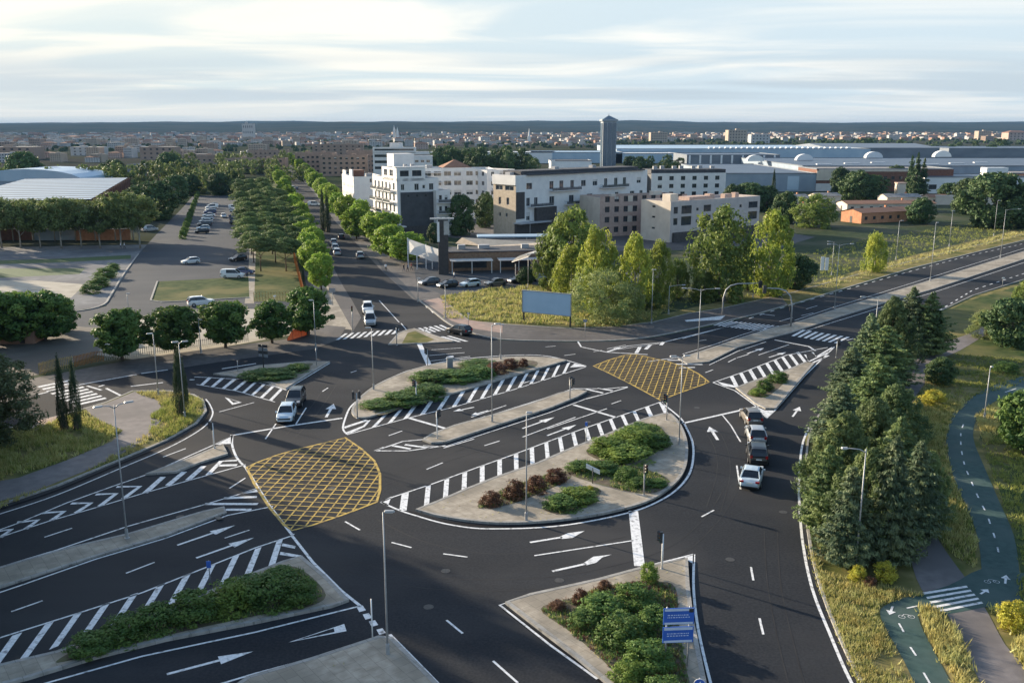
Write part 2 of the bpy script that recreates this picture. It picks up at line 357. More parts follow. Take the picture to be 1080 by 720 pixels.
def zebra(a0,a1,b0,b1,n,duty=.5,z=ZP):
    for i in range(n):
        t0=(i+.5-duty/2)/n; t1=(i+.5+duty/2)/n
        poly([lerp(a0,a1,t0),lerp(b0,b1,t0),lerp(b0,b1,t1),lerp(a0,a1,t1)], z)
# roundabout inner edge lines
line(smooth_px([(401.7,529.5),(421.7,538.3),(440,544.2),(465,551.3),(490,555.8),(510,557.5),(540,557.5),(570,556.3),(600,553.3),(633.3,547.5),(666.7,539.7),(686.7,532.5),(706.7,521.7),(720,510),(728.3,496.7),(731.3,480),(730,465),(723.3,450),(716.7,440),(697,424.2)]),.2)
line(smooth_px([(366,458),(361.7,451.7),(365,438.9),(370,428.9),(380,420),(393.3,408.3),(410,399.4),(426.7,392.2),(440,388.3),(470,381),(500,377.5),(545,374.5),(580,376),(618,386)]),.2)
# hatched edges
line([(366,458.5),(393,451),(427,441.7),(480,429),(540,411.5),(618,387)],.16)
hatch2([(394,450.5),(425.8,441.7),(480,429),(540,411.7),(594,394.8)],[(407.5,436.5),(436,428),(490,412.5),(549,395.5),(600,382.5)],15,.3)
poly([(363,450),(386,442.5),(389,443.5),(363.5,452)]); poly([(365,456),(383,449),(388,443.5),(391,443),(385,450),(368,458)])
poly([(601,387.5),(606,383.5),(619,386.5)])
line([(402,529.5),(415,524),(457,510),(507,491.7),(540,480),(600,457.5),(650,440),(697,424)],.16)
hatch2([(425,538.6),(440,538),(477,523),(509,511),(524,505.4),(567,489),(608,472.6),(657.5,452.3),(680,442.5),(703,437)],[(427.5,520),(442.5,514.5),(478.5,502),(509,491),(524,485.8),(566,470.5),(604,456),(651.7,439.7),(675,431.7),(697,424.5)],18,.27)
poly([(401.5,529.5),(413,523.5),(409,534)])
line([(752,403.5),(788,391),(830,374.5),(873,366.5)],.16)
hatch2([(777.5,408.6),(805,399.5),(831.7,390),(850,383)],[(771.5,397),(797.5,387.6),(823,377.4),(841,371.5)],9,.36)
line([(752,403.5),(775,412),(797,428),(809,441.5),(817,433),(834,413.5),(848,397),(880,366)],.18)
poly([(756,402.5),(774,406.5),(776,409),(763,407)]); poly([(800,430),(809,441.7),(816.5,432.8),(807,433)])
for q in ([(849,374),(853,381.5),(874,371.5)],[(857,371.5),(861,376.5),(878,366.5)],[(852,385),(874,375)]): line(q,.3)
line([(0,672.5),(75,649),(150,625),(217,598.5),(270,577.5),(308,565)],.16)
line([(-120,712),(0,672.5)],.16)
hatch2([(-50,727),(15,700.5),(80,673.5),(137.5,652),(191,633),(240,614),(286,598)],[(-18,681),(45,659.5),(104,639),(157.5,621),(207.5,602),(254,584.5),(295,570)],12,.3)
poly([(298,573),(312,576),(311,578.5),(297,576)]); poly([(296,582),(319,586),(321,589),(295,585)])
line([(308,565),(330,593),(360,623),(380,639)],.22); line([(308,565),(309.5,563)],.2)
line([(380,639),(270,666.5),(150,692),(50,720),(-60,752)],.16)
line([(405,671.5),(345,690),(270,710),(230,722)],.16); line([(411,669),(430,688),(462,721),(520,790)],.2)
for q in ((380,642),(386.5,650),(393,657.5),(401,666)): poly([(q[0]-4,q[1]-2),(q[0]+2.5,q[1]-3.5),(q[0]+6,q[1]+1.5),(q[0]-1,q[1]+3.5)])
poly([(304,677.5),(363,658),(365.5,665.5)]); poly([(312,675.5),(352,662.5),(353,666.5)],ZP+.004,ASPH)
# west arm
line([(246,459),(226,469),(155,500.5),(120,512.5),(70,530.5),(20,551.5),(-60,580)],.16)
line([(259,490),(200,506.5),(150,520.5),(104,534.5),(52,549.5),(12,562.5),(-60,588)],.16)
for q in (((75,531),(96,530.5),(80,541)),((45,541),(67.5,539.5),(54,549)),((18,551),(40,548.5),(27,558)),((-10,561),(12,558.5),(0,567)),((101,521.5),(122.5,520.5),(105,534)),((123,513.5),(147.5,513),(130,526)),((250,485.5),(233,486.5),(219,501))): line(q,.42)
for q in (((172,503),(153,520)),((194.5,497.5),(177,512)),((215,491.5),(198,506.5)),((250,490.5),(230,491))): line(q,.5)
poly([(226,469),(246,458.5),(244,468)])
line(smooth_px([(245,459),(245,470),(250,483),(259,493)]),.22)
line([(270,516),(216,532),(135,555),(60,580),(0,598),(-60,616)],.16)
line([(306,560),(262,568)],.1) if False else None
poly([(250,521.5),(271,514.5),(274,518.5)]); line([(236,525.5),(271,524)],.42); line([(216,531.5),(272,531.5)],.42); line([(238,537.5),(265,537.5)],.42)
line([(288,534),(240,543.5),(175,567.5),(100,590),(20,618),(-60,645)],.16)
line([(259,493),(284,533),(308,564)],.22)
# central medians
line([(447,462),(470,454),(520,437),(560,424.5),(606,409.5)],.13); line([(446,470),(470,471),(500,461),(540,448),(580,435),(617,421)],.13)
for q in ([(394,475.5),(405,471),(401,475)],): poly(q)
line([(397,475),(425,465.5),(447,463.5)],.2); line([(397,475.5),(430,475.5),(470,470)],.2); line([(414,470),(433,473.5)],.38); line([(427,469),(453,472.5)],.38)
line([(606,410),(640,410),(662,408)],.2); line([(617,421),(640,415),(662,408.5)],.2); line([(618,410.5),(636,414.5)],.38); line([(630,409.5),(646,412)],.38)
line([(672,409),(697,419)],.12) if False else None
line([(716,377),(700,379),(683,381.5)],.2)
line([(720,373.5),(753,363.5),(783,353),(806,346)],.13); line([(748,385),(778,370.5),(808,360.5)],.13)
for q in (((704,380),(745,380)),((712,384),(741,384.5)),((716,388),(733,387.5))): line(q,.35)
line([(838,338),(878,324.5),(930,308.5),(980,293),(1080,262)],.13); line([(850,349),(880,339.5),(935,322.5),(983,309),(1080,277)],.13)
# north-east wedge marking
line([(683,374),(640,371.5),(613,366),(609,359.5)],.25); line([(640,371.5),(662,365),(700,361)],.2)
for q in (((671,372.5),(675,366)),((681,368.5),(686,363.5)),((697,364),(700,360.5))): line(q,.5)
line([(700,361),(765,345)],.2); line([(652,368.5),(695,362.5)],.14)
line([(630,716),(580,680),(527,638),(562,627),(630,611),(680,597.5),(724,586.5),(732,584.5)],.17); line(smooth_px([(732,584.5),(731.5,620),(735,655),(742,690),(752,730)]),.17); poly([(722,587.5),(732,584.3),(731.8,595),(726,591.5)])
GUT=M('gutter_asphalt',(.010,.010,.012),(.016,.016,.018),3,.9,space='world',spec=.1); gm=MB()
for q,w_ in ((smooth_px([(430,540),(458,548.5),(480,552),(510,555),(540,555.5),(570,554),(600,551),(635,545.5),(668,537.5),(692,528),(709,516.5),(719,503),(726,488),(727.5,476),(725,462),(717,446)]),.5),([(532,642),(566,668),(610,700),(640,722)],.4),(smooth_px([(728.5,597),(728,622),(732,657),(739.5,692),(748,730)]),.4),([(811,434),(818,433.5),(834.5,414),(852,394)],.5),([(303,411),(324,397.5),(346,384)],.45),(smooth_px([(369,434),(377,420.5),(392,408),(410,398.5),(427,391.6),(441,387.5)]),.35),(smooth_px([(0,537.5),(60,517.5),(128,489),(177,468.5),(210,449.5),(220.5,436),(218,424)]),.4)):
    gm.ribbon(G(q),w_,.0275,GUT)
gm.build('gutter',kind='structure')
# stop lines
line([(605,427),(650.5,440.5)],.4); line([(432,441),(470,452)],.4); line([(243,459.5),(300,450),(361,441)],.35); line([(668,539),(674.5,597)],.75); line([(720,446.5),(800,428.5)],.35); line([(817,358.5),(853,365.5),(860,370)],.3); line([(442,362),(446,371),(453,386)] ,.7)
line([(438,352),(455,346)],.3); line([(817,333),(787,329)],.25)
# lane lines
for a_,c_ in (((500,463),(468,472.5)),((551,461),(607,440)),((577,452.5),(640,431)),((450,495),(467,488)),((511,470),(527,465)),((645,426),(655,422.5)),((744,393),(752,390)),((768,382),(776,378)),((549,405),(562,401)),((410,459.5),(424,454.5)),((470,452),(512,439)),((497,440),(534,427.5)),
    ((364,550),(379.5,559)),((413,572),(434,577.5)),((467.5,584),(493,587.5)),((740,545),(753,538)),((792,598),(794.5,612)),((801,652),(805,669)),((471,654),(488,668)),((520,697),(546,720)),
    ((563.5,586),(668,570)),((133,604.5),(163,593)),((12,645),(45,633.5)),((150,560),(175,550.5)),((47,566.5),(76,557)),((242,515),(259,504)),((237,567.5),(263,559)),((172,482),(196,473)),((291,447),(280,463)) ,((312,447.5),(323,430)),((762,438),(771,449)),((771,449),(781,466)),((777,491),(781,516)),((340,413),(346,409)),((231,434.5),(268,424.5)),
    ((370,393),(376,391)),((478,411),(491,407)),((575,366),(586,365)),((595,375),(607,373.5)),((626,371),(635,369.5)),((453,321),(468,319)),((400,317),(421,340)),((423,341),(432,352))):
    line([a_,c_],.15)
for L_ in ([(455,369),(487,367)],[(452,375),(490,372)],[(470,379),(496,376)],[(452,381),(480,378)]): line(L_,.16)
line([(207,405.5),(250,412.5),(290,424)],.14); line([(205,397.5),(262,400.5),(301,411.5),(348,383)],.16)
hatch([(207,405.5),(250,412.5),(290,424)],[(214,397.5),(262,400),(301,411)],8,.3,.1)
line([(301,411),(284,405)],.3)
for q in ([(40,416),(83,406),(144,395)],[(149,394),(177,390)],[(138,407.5),(172,403.5)],[(112,409.5),(133,420)],[(92,407),(107,411.5)],[(104,408),(110,406)],[(200,400.5),(205,400.5)],[(234,389),(270,383.5)]): line(q,.3)
line([(60,542),(-60,578)],.1) if False else None
line(smooth_px([(-60,560),(0,542),(60,522),(128,493.5),(178,472),(213,452),(224,438),(222,428),(217,421)]),.16)
# right edge line
line([(1080,297),(1026,314),(960,345)],.1) if False else None
line(smooth_px([(853,451),(846,470),(843,500),(843,530),(847,575),(857,622),(875,668),(897,718),(925,765)]),.2)
dashes([(790,336),(830,323),(880,309),(950,289),(1021,270),(1080,257),(1180,236)],1.6,2.2,.22)
dashes([(985,331),(1026,306),(1080,288.5),(1180,262)],1.6,2.2,.22)
line([(720,357),(780,341)],.2); line([(783,332.5),(815,323)],.2)
for a_,c_ in (((640,368),(660,364)),((737,359.5),(745,358.5)),((777,377.5),(790,373.5)),((800,374.5),(832,363.5)),((822,339),(836,335)),((845,333),(858,330)),((850,326),(862,322.5)),((900,357),(893,359))): line([a_,c_],.14)
# zebra crossings
zebra((352,359),(418,352),(362,352),(423,347),9)
zebra((439,346.5),(467,342.5),(452,351.5),(476,347),5); zebra((456,356),(476,354),(474,361),(496,360),3)
zebra((751,343),(809,350),(766,338),(828,344.5),13); zebra((833,354),(884,362.5),(845,347.5),(898,356),8)
zebra((38,407),(80,429),(72,400),(114,421),9)
zebra((972,624),(990,648),(1018,617),(1038,638),5,.45,.075);
poly([(765,333.5),(722,338.5),(724,340),(760,338)],.14)
# turn arrows
def arrow(tail, tip, w=.22, hw=.9, hl=.4, bend=None):
    a,t=P(*tail),P(*tip); d=(t-a); L=d.length; d/=L; n=Vector((-d.y,d.x,0)); h=t-d*L*hl
    pm.ribbon([a,h+d*.05], w, ZP, PAINT)
    if bend is None:
        pm.sheet([h+n*hw/2, t, h-n*hw/2], ZP+.002, PAINT)
    else:
        k=h+d*.3*L*hl
        pm.sheet([h-n*w/2*1.6, h+n*bend*.35, k+n*bend*.5+d*.2, t+n*bend*.1, t+n*bend*.9, k+n*bend*1.1-d*.1, h+n*w/2*1.6] if bend>0 else
                 [h+n*w/2*1.6, h+n*bend*.35, k+n*bend*.5+d*.2, t+n*bend*.1, t+n*bend*.9, k+n*bend*1.1-d*.1, h-n*w/2*1.6], ZP+.002, PAINT)
for t_,h_ in (((187,575),(248,554)),((207,588.5),(268,567)),((176,711),(267,687)),((551,452),(585,440)),((577,459.5),(608,448)),((788,373),(806,367)),((811,377),(829,371.5)),((500,429.5),(478,434)),((515,433),(497,438)),((836,439.5),(843.5,429)),((640,371),(655,366)),((820,344),(803,349))): arrow(t_,h_)
for st,hd in ((((559,572),(593,566.5)),[(590,566),(599,562.3),(617,559.8),(611,563),(604,567.3),(593,568.3)]),(((582.5,602.5),(618,594.5)),[(615,594),(626,587),(645,584.8),(635,588),(629,593.3),(619,596)])): line(st,.24); poly(hd)
for t_,h_ in (((757,464),(748,450)),((344,440),(352,426)),((457,330),(450,321)),((470,378.5),(478,375))): arrow(t_,h_,.3,1.15,.4)
poly([(237,419),(255,424.5),(245,427)]); poly([(241.5,420.6),(251.5,424),(246,425)],ZP+.003,ASPH)
# cycle path marks
cyc=[(1017,445),(1013.5,455),(1013,463),(1013.5,473),(1015.5,484),(1018,494),(1023,505),(1028,517),(1034,530),(1041,543),(1046,558),(1051,573),(1054,588)]
for i in range(len(cyc)-1): pm.ribbon([P(*lerp(cyc[i],cyc[i+1],.3)),P(*lerp(cyc[i],cyc[i+1],.65))], .12,.075,PAINT)
for a_,c_ in (((948,658),(953,667)),((960,683),(966,692)),((974,710),(981,722)),((956,642),(968,639.5)),((1072,410),(1060,414))): line([a_,c_],.12,.075)
def arrow_at(tail,tip,z):
    global ZP
    k=ZP; ZP=z; arrow(tail,tip,.14,.6,.45); ZP=k
arrow_at((941.5,640),(938,649),.075); arrow_at((1060,616),(1061,607),.075); arrow_at((1034,627),(1042,622),.075)
for cx,cy in ((956,651),(1046,614)):
    c=P(cx,cy)
    for s in (-.3,.3):
        pm.ribbon([c+Vector((s+.2*math.cos(t),.2*math.sin(t),0)) for t in np.linspace(0,2*math.pi,13)], .035,.075,PAINT)
    pm.ribbon([c+Vector((-.3,0,0)),c+Vector((-.06,.3,0)),c+Vector((.2,.27,0)),c+Vector((.3,0,0))], .035,.075,PAINT)
pm.build('road_markings', kind='structure')
# yellow box junctions
def yellow_box(px, step, a0, w, name):
    g=G(px); b=MB(); b.ribbon(g, .22, ZP+.004, YPAINT, True)
    for k in (0,1):
        a=a0+k*math.pi/2; d=Vector((math.cos(a),math.sin(a),0)); n=Vector((-d.y,d.x,0))
        offs=[p.dot(n) for p in g]; s=min(offs)+step*.6
        while s<max(offs):
            hits=[]
            for i in range(len(g)):
                p,q=g[i],g[(i+1)%len(g)]; u,v=p.dot(n)-s,q.dot(n)-s
                if (u<0)!=(v<0): hits.append(p.lerp(q,u/(u-v)).dot(d))
            hits.sort()
            for i in range(0,len(hits)-1,2):
                b.ribbon([d*hits[i]+n*s, d*hits[i+1]+n*s], w, ZP+.002*k, YPAINT)
            s+=step
    return b.build(name, kind='structure')
YL=[(260,493),(270.5,488),(292,480),(313,474),(340.5,467.5),(364,461.5),(381.3,473.5),(394.9,486.1),(400.8,499.7),(400.8,517),(397.3,529.5),(379,536.6),(356,545),(329,554),(308,559.5),(300,554),(284,535),(268,510)]
YR=[(626,386),(640,380.5),(659,374.5),(669,373.5),(683,376.5),(703,381),(725,388),(737,394.5),(748,403),(742,405.5),(718,414),(705,419),(697,422.5),(680,413),(665,405),(645,395)]
yellow_box(YL, .92, R(83), .13, 'road_box_markings'); yellow_box(YR, .8, R(76), .12, 'road_box_markings')
# faint tyre marks round the ring and through the straight lanes
TYM=M('tyre_mark',(.014,.014,.016),(.026,.026,.028),.6,.8,space='world',spec=.3); tm_=MB()
for q in ([(330,590),(400,612),(470,622),(560,622),(640,612),(710,590),(752,556),(776,520),(786,486)],[(340,580),(405,600),(470,610),(560,610),(632,600),(700,580),(742,548),(764,515)],[(398,548),(450,572),(520,584),(600,578),(660,566)],[(760,540),(770,500),(766,470),(752,448),(728,432)],[(745,535),(756,500),(754,474),(742,452)],[(402,505),(470,480),(560,451),(650,425)],[(404,512),(474,486),(566,457),(655,430)],[(290,470),(318,442),(338,415),(352,392)],[(300,472),(328,444),(347,418),(362,394)],[(820,560),(824,620),(840,690),(860,760)],[(806,560),(810,620),(824,690),(842,760)]):
    tm_.ribbon(G(smooth_px(q)),.09,.0262,TYM)
tm_.build('tyre_marks',kind='structure')
for x,y in ((590,612),(452,640),(770,590),(690,655) if False else (826,540),(350,515),(620,445),(560,440),(735,430),(470,602),(300,620),(190,545)):
    c=P(x,y); MB().lathe([(.33,.0),(.33,.031)],M('manhole_iron',(.055,.052,.05),(.085,.08,.075),6,.6,.4),16,(c.x,c.y,0)).build('manhole_cover',kind='structure')
# drain covers
dm=M('iron_cover',(.10,.095,.09),(.14,.13,.12),3,.7,.3)
for q in (((410,701),(416,697.5),(424,700),(417,704.5)),((646,609),(653,607.5),(657,611),(649,613)),((636,613),(643,611.5),(645,615),(638,616)),((707,480.5),(716,480.5),(716.5,482.5),(707,482.5)),((711,477),(717,476.5),(718,478.5),(711,479)),((596,539),(606,537.5),(612,540),(600,541)),((561,429.5),(567,428.5),(569,430),(563,431)),((226,547),(231,546),(236,548),(230,549.5))):
    MB().slab(G(q), .1, .165, dm).build('ground_cover', kind='structure')
# ------------------------------------------------------------------ vegetation
def leafmat(name, c1, c2, trans=.3, rnd=.22, scale=2.5, gain=2.0):
    c1=tuple(min(.5,q*gain) for q in c1); c2=tuple(min(.5,q*gain) for q in c2)
    return M(name, c1, c2, scale=scale, rough=.62, trans=trans, rnd=rnd, spec=.25, lo=.35, hi=.68)
LF=dict(
 conifer=leafmat('conifer_needles',(.042,.068,.026),(.118,.146,.052),.3),
 conifer2=leafmat('blue_conifer_needles',(.050,.076,.042),(.118,.144,.072),.3),
 cypress=leafmat('cypress_foliage',(.014,.026,.014),(.030,.045,.018),.1),
 poplar=leafmat('poplar_leaves',(.10,.135,.022),(.21,.225,.04),.42),
 willow=leafmat('willow_leaves',(.085,.11,.035),(.14,.15,.055),.3),
 poplard=leafmat('dark_poplar_leaves',(.055,.085,.02),(.12,.145,.032),.35),
 street=leafmat('street_tree_leaves',(.075,.13,.018),(.16,.21,.035),.4),
 round=leafmat('mulberry_leaves',(.028,.062,.016),(.075,.115,.024),.28),
 pine=leafmat('stone_pine_needles',(.042,.070,.024),(.10,.125,.042),.25),
 grove=leafmat('grove_leaves',(.050,.072,.024),(.10,.12,.04),.3),
 dark=leafmat('dark_tree_leaves',(.022,.045,.018),(.05,.075,.025),.2),
 olive=leafmat('olive_leaves',(.032,.045,.020),(.075,.088,.040),.2),
 shrub=leafmat('shrub_leaves',(.035,.07,.018),(.085,.125,.03),.28,.15),
 shrubl=leafmat('bright_shrub_leaves',(.065,.105,.02),(.13,.165,.035),.3,.15),
 red=leafmat('red_shrub_leaves',(.050,.024,.016),(.10,.052,.030),.25,.15),
 yellow=leafmat('yellow_broom_leaves',(.20,.17,.02),(.33,.27,.04),.3,.1),
 dry=leafmat('dry_grass_blades',(.22,.185,.065),(.36,.29,.105),.35,.1,.8),
 ggrass=leafmat('green_grass_blades',(.09,.115,.028),(.19,.19,.05),.35,.1,.8))
BARK=M('bark',(.10,.075,.05),(.18,.14,.10),6,.95,bump=.4)
BARKP=M('pale_bark',(.26,.23,.19),(.36,.33,.28),5,.9)

def cards(pos, nrm, size, asp, rng, jitter=.55, hang=None):
    """one small leaf-spray quad per point"""
    n=len(pos); nn=nrm+rng.normal(0,jitter,(n,3)); nn/=np.linalg.norm(nn,axis=1)[:,None]+1e-9
    t=rng.normal(0,1,(n,3)) if hang is None else hang+rng.normal(0,.25,(n,3))
    t-=nn*(t*nn).sum(1)[:,None]; t/=np.linalg.norm(t,axis=1)[:,None]+1e-9
    s=np.cross(nn,t); sz=(size*rng.uniform(.6,1.35,n))[:,None]
    a=t*sz*.5; b_=s*sz*.5*asp
    v=np.empty((n,4,3)); v[:,0]=pos-a; v[:,1]=pos+b_*.9-a*.1; v[:,2]=pos+a; v[:,3]=pos-b_*.9-a*.1
    return v.reshape(-1,3)
def card_mesh(name, verts, mat, tri=False):
    k=3 if tri else 4; n=len(verts)//k; me=bpy.data.meshes.new(name)
    me.vertices.add(n*k); me.vertices.foreach_set('co', verts.astype(np.float32).ravel())
    me.loops.add(n*k); me.loops.foreach_set('vertex_index', np.arange(n*k,dtype=np.int32))
    me.polygons.add(n); me.polygons.foreach_set('loop_start', np.arange(0,n*k,k,dtype=np.int32))
    try: me.polygons.foreach_set('loop_total', np.full(n,k,dtype=np.int32))
    except Exception: pass
    me.materials.append(mat); me.update(calc_edges=True); return me
def sph(n,rng):
    d=rng.normal(0,1,(n,3)); return d/np.linalg.norm(d,axis=1)[:,None]
def clump_crown(name, mat, ncl, per, prof, rcl, leaf, seed, asp=.6, squash=.8, fill=.18, up=None, taper=0, rag=(.70,1.0)):
    """crown of leaf clumps; prof(t)->radius at height fraction t (unit width 1 = diameter)"""
    rng=np.random.default_rng(seed); Ps=[];Ns=[]
    ph=rng.uniform(0,6.28,6)
    for i in range(ncl):
        t=rng.uniform(0,1)
        while prof(t)<.03: t=rng.uniform(0,1)
        a=rng.uniform(0,2*math.pi)
        wob=1+.13*math.sin(2*a+ph[0]+3*t)+.10*math.sin(3*a+ph[1]-5*t)+.07*math.sin(7*t+ph[2])
        rr=prof(t)*wob*(rng.uniform(*rag) if rng.random()>fill else rng.uniform(.1,.7))
        c=np.array([rr*math.cos(a),rr*math.sin(a),t]); r=rcl*rng.uniform(.6,1.35)*(1-taper*t)
        d=sph(per,rng); d[:,2]=d[:,2]*.9+.1
        p=c+d*np.array([r,r,r*squash])*rng.uniform(.55,1.05,(per,1))
        Ps.append(p); out=d+np.array([c[0],c[1],(t-.45)*.9])*1.2; Ns.append(out)
    p=np.concatenate(Ps); q=np.concatenate(Ns); q/=np.linalg.norm(q,axis=1)[:,None]+1e-9
    hang=None if up is None else q*np.array([1,1,.3])+np.array([0,0,up])
    return card_mesh(name, cards(p,q,leaf,asp,rng,.55,hang), mat)
def conifer_crown(name, mat, seed, whorls=34, leaf=.05, wid=.5, per=26, top_pow=.85, droop=.35):
    rng=np.random.default_rng(seed); Ps=[];Ns=[];Hs=[]
    for i in range(whorls):
        t=(i+rng.uniform(0,.7))/whorls; R0=wid*(1-t)**top_pow*(.86+.14*math.sin(i*2.1+seed))*(.72+.28*min(1,t/.12))
        nb=max(5,int(15*(1-t)+4))
        for k in range(nb):
            a=2*math.pi*(k/nb)+rng.uniform(0,1.2); L=R0*(rng.uniform(.66,1.12) if rng.random()>.12 else rng.uniform(1.1,1.32)); m=int(per*(.35+L/wid))
            s=rng.uniform(.12,1,m)**.7; dirv=np.array([math.cos(a),math.sin(a)])
            w=rng.normal(0,.09,m)*L*(1.15-s)*2.0+rng.normal(0,.012,m)
            z=t+rng.uniform(-.008,.008)+ .05*(1-t)*s -droop*.16*s*s*L/wid + rng.normal(0,.006,m)
            x=dirv[0]*L*s-dirv[1]*w; y=dirv[1]*L*s+dirv[0]*w
            Ps.append(np.stack([x,y,z],1)); 
            nn=np.stack([np.full(m,dirv[0]*.55),np.full(m,dirv[1]*.55),np.full(m,.75)],1); Ns.append(nn)
            Hs.append(np.stack([np.full(m,dirv[0]),np.full(m,dirv[1]),np.full(m,-.15)],1))
    return card_mesh(name, cards(np.concatenate(Ps),np.concatenate(Ns),leaf,.42,rng,.5,np.concatenate(Hs)), mat)
def trunk_mesh(name, mat, r=.03, h=1.0, limbs=5, seed=1, spread=.3, start=.35):
    rng=random.Random(seed); b=MB()
    b.tube([(0,0,-.01),(.005,0,h*.3),(-.006,.004,h*.65),(0,0,h)],[r*1.25,r*.95,r*.7,r*.25],mat,7)
    for i in range(limbs):
        a=i*2.4+rng.uniform(0,.6); z=h*(start+(.85-start)*i/max(1,limbs)); L=spread*rng.uniform(.7,1.1)
        b.tube([(0,0,z),(math.cos(a)*L*.5,math.sin(a)*L*.5,z+.10),(math.cos(a)*L,math.sin(a)*L,z+.2)],[r*.5,r*.35,r*.12],mat,5)
    return b.build(name, mesh_only=True, smooth=True)
ell=lambda c,h,p=2: (lambda t: .5*max(0.0,1-abs((t-c)/h)**p)**.5)
PROTO={}
def proto(kind):
    """two or three crown meshes and a trunk for each kind, shared by all its trees"""
    if kind in PROTO: return PROTO[kind]
    T=[trunk_mesh('trunk',BARK,.035,.7,5,3)]
    if kind=='round': C=[clump_crown('crown',LF['round'],210,70,lambda t:.44*max(0,1-abs((t-.58)/.44)**2.6)**.5,.085,.058,s,.7,.85,.45) for s in (1,2,3)]; T=[trunk_mesh('trunk',BARK,.034,.6,6,3,.22,.5)]
    elif kind=='roundlow': C=[clump_crown('crown',LF['dark'],60,30,lambda t:.46*max(0,1-abs((t-.52)/.5)**2.3)**.5,.12,.10,s) for s in (4,5)]
    elif kind=='farleaf': C=[clump_crown('crown',LF['grove'],46,24,lambda t:.46*max(0,1-abs((t-.52)/.5)**2.3)**.5,.13,.11,s) for s in (6,7)]
    elif kind=='poplar': C=[clump_crown('crown',LF['poplar'],150,60,lambda t:.5*(max(0,1-abs((t-.40)/.62)**2.0)**.6)*(1 if t>.1 else .6),.085,.050,s,.65,1.3) for s in (11,12,13)]; T=[trunk_mesh('trunk',BARKP,.02,.8,5,2,.22,.2)]
    elif kind=='poplard': C=[clump_crown('crown',LF['poplard'],150,60,lambda t:.5*(max(0,1-abs((t-.42)/.6)**2.0)**.6),.09,.050,s,.65,1.2) for s in (14,15)]; T=[trunk_mesh('trunk',BARK,.022,.8,5,2,.22,.2)]
    elif kind=='willow': C=[clump_crown('crown',LF['willow'],120,70,lambda t:.5*max(0,1-abs((t-.42)/.6)**2.2)**.55,.10,.05,s,.35,1.2) for s in (16,17)]
    elif kind=='street': C=[clump_crown('crown',LF['street'],150,46,lambda t:.47*max(0,1-abs((t-.58)/.44)**2.2)**.5,.11,.075,s) for s in (21,22,23)]; T=[trunk_mesh('trunk',BARK,.026,.6,4,4,.22,.4)]
    elif kind=='pine': C=[clump_crown('crown',LF['pine'],190,46,lambda t:(.47*max(0,1-(max(0,t-.64)/.36)**2)**.5 if t>.6 else 0),.085,.050,s,.45,.42,.4) for s in (24,25)]; T=[trunk_mesh('trunk',BARK,.022,.7,5,5,.3,.5)]
    elif kind=='grove': C=[clump_crown('crown',LF['grove'],120,50,lambda t:.48*max(0,1-abs((t-.62)/.40)**2.4)**.5,.10,.060,s,.6,1.1) for s in (26,27,28)]; T=[trunk_mesh('trunk',BARKP,.018,.8,5,6,.2,.35)]
    elif kind=='dark': C=[clump_crown('crown',LF['dark'],200,56,lambda t:.48*max(0,1-abs((t-.5)/.52)**2.3)**.5,.11,.065,s) for s in (31,32)]
    elif kind=='olive': C=[clump_crown('crown',LF['olive'],260,80,lambda t:.48*max(0,1-abs((t-.5)/.52)**2.3)**.5,.09,.042,s,.4,.8,.3) for s in (33,34)]
    elif kind=='conifer': C=[conifer_crown('crown',LF['conifer'],41,30,.046,.5,66,.66,-.22), clump_crown('crown',LF['conifer'],430,60,lambda t:.47*(max(0,1-t)**.66)*(.78+.22*min(1,t/.15))+.015,.062,.046,42,.28,1.5,.3,.7,.5,(.66,1.12)), conifer_crown('crown',LF['conifer'],43,30,.046,.5,66,.58,-.3), clump_crown('crown',LF['conifer'],430,60,lambda t:.47*(max(0,1-t)**.75)*(.8+.2*min(1,t/.15))+.015,.060,.046,47,.28,1.6,.3,.8,.5,(.64,1.14))]; T=[trunk_mesh('trunk',BARK,.022,.9,0,7)]
    elif kind=='conifer2': C=[conifer_crown('crown',LF['conifer2'],s,32,.046,.48,66,.74,-.1) for s in (44,45,48)]; T=[trunk_mesh('trunk',BARK,.022,.9,0,7)]
    elif kind=='spruce': C=[conifer_crown('crown',LF['dark'],s,22,.09,.5,14) for s in (46,)]; T=[trunk_mesh('trunk',BARK,.022,.92,0,7)]
    elif kind=='cypress': C=[clump_crown('crown',LF['cypress'],170,46,lambda t:.42*(min(1,(t+.02)/.25)**.5)*max(0,1-max(0,(t-.25)/.77)**1.5)+.02,.075,.060,s,.3,2.6) for s in (51,52,53)]; T=[trunk_mesh('trunk',BARK,.06,.3,0,8)]
    PROTO[kind]=(C,T); return PROTO[kind]
TN=0
def tree(kind, name, loc, h, w, label, cat='tree', group=None, base=.0, var=None, rz=None):
    global TN; TN+=1
    C,T=proto(kind); t=thing(name,label,cat,loc,rz if rz is not None else (TN*2.399)%6.283,group)
    o=link('crown', C[(TN if var is None else var)%len(C)], t); o.scale=(w,w,h*(1-base)); o.location=(0,0,h*base)
    k=link('trunk', T[0], t); k.scale=(h*.9,h*.9,h*(.9+base*.1)); return t
def tpx(kind,name,bx,by,ty,wpx,label,group=None,base=0.0,z=0.0,var=None,cat='tree'):
    return tree(kind,name,P(bx,by,z),HT(by,ty),wpx*30/(by-135)/.976,label,cat,group,base,var)

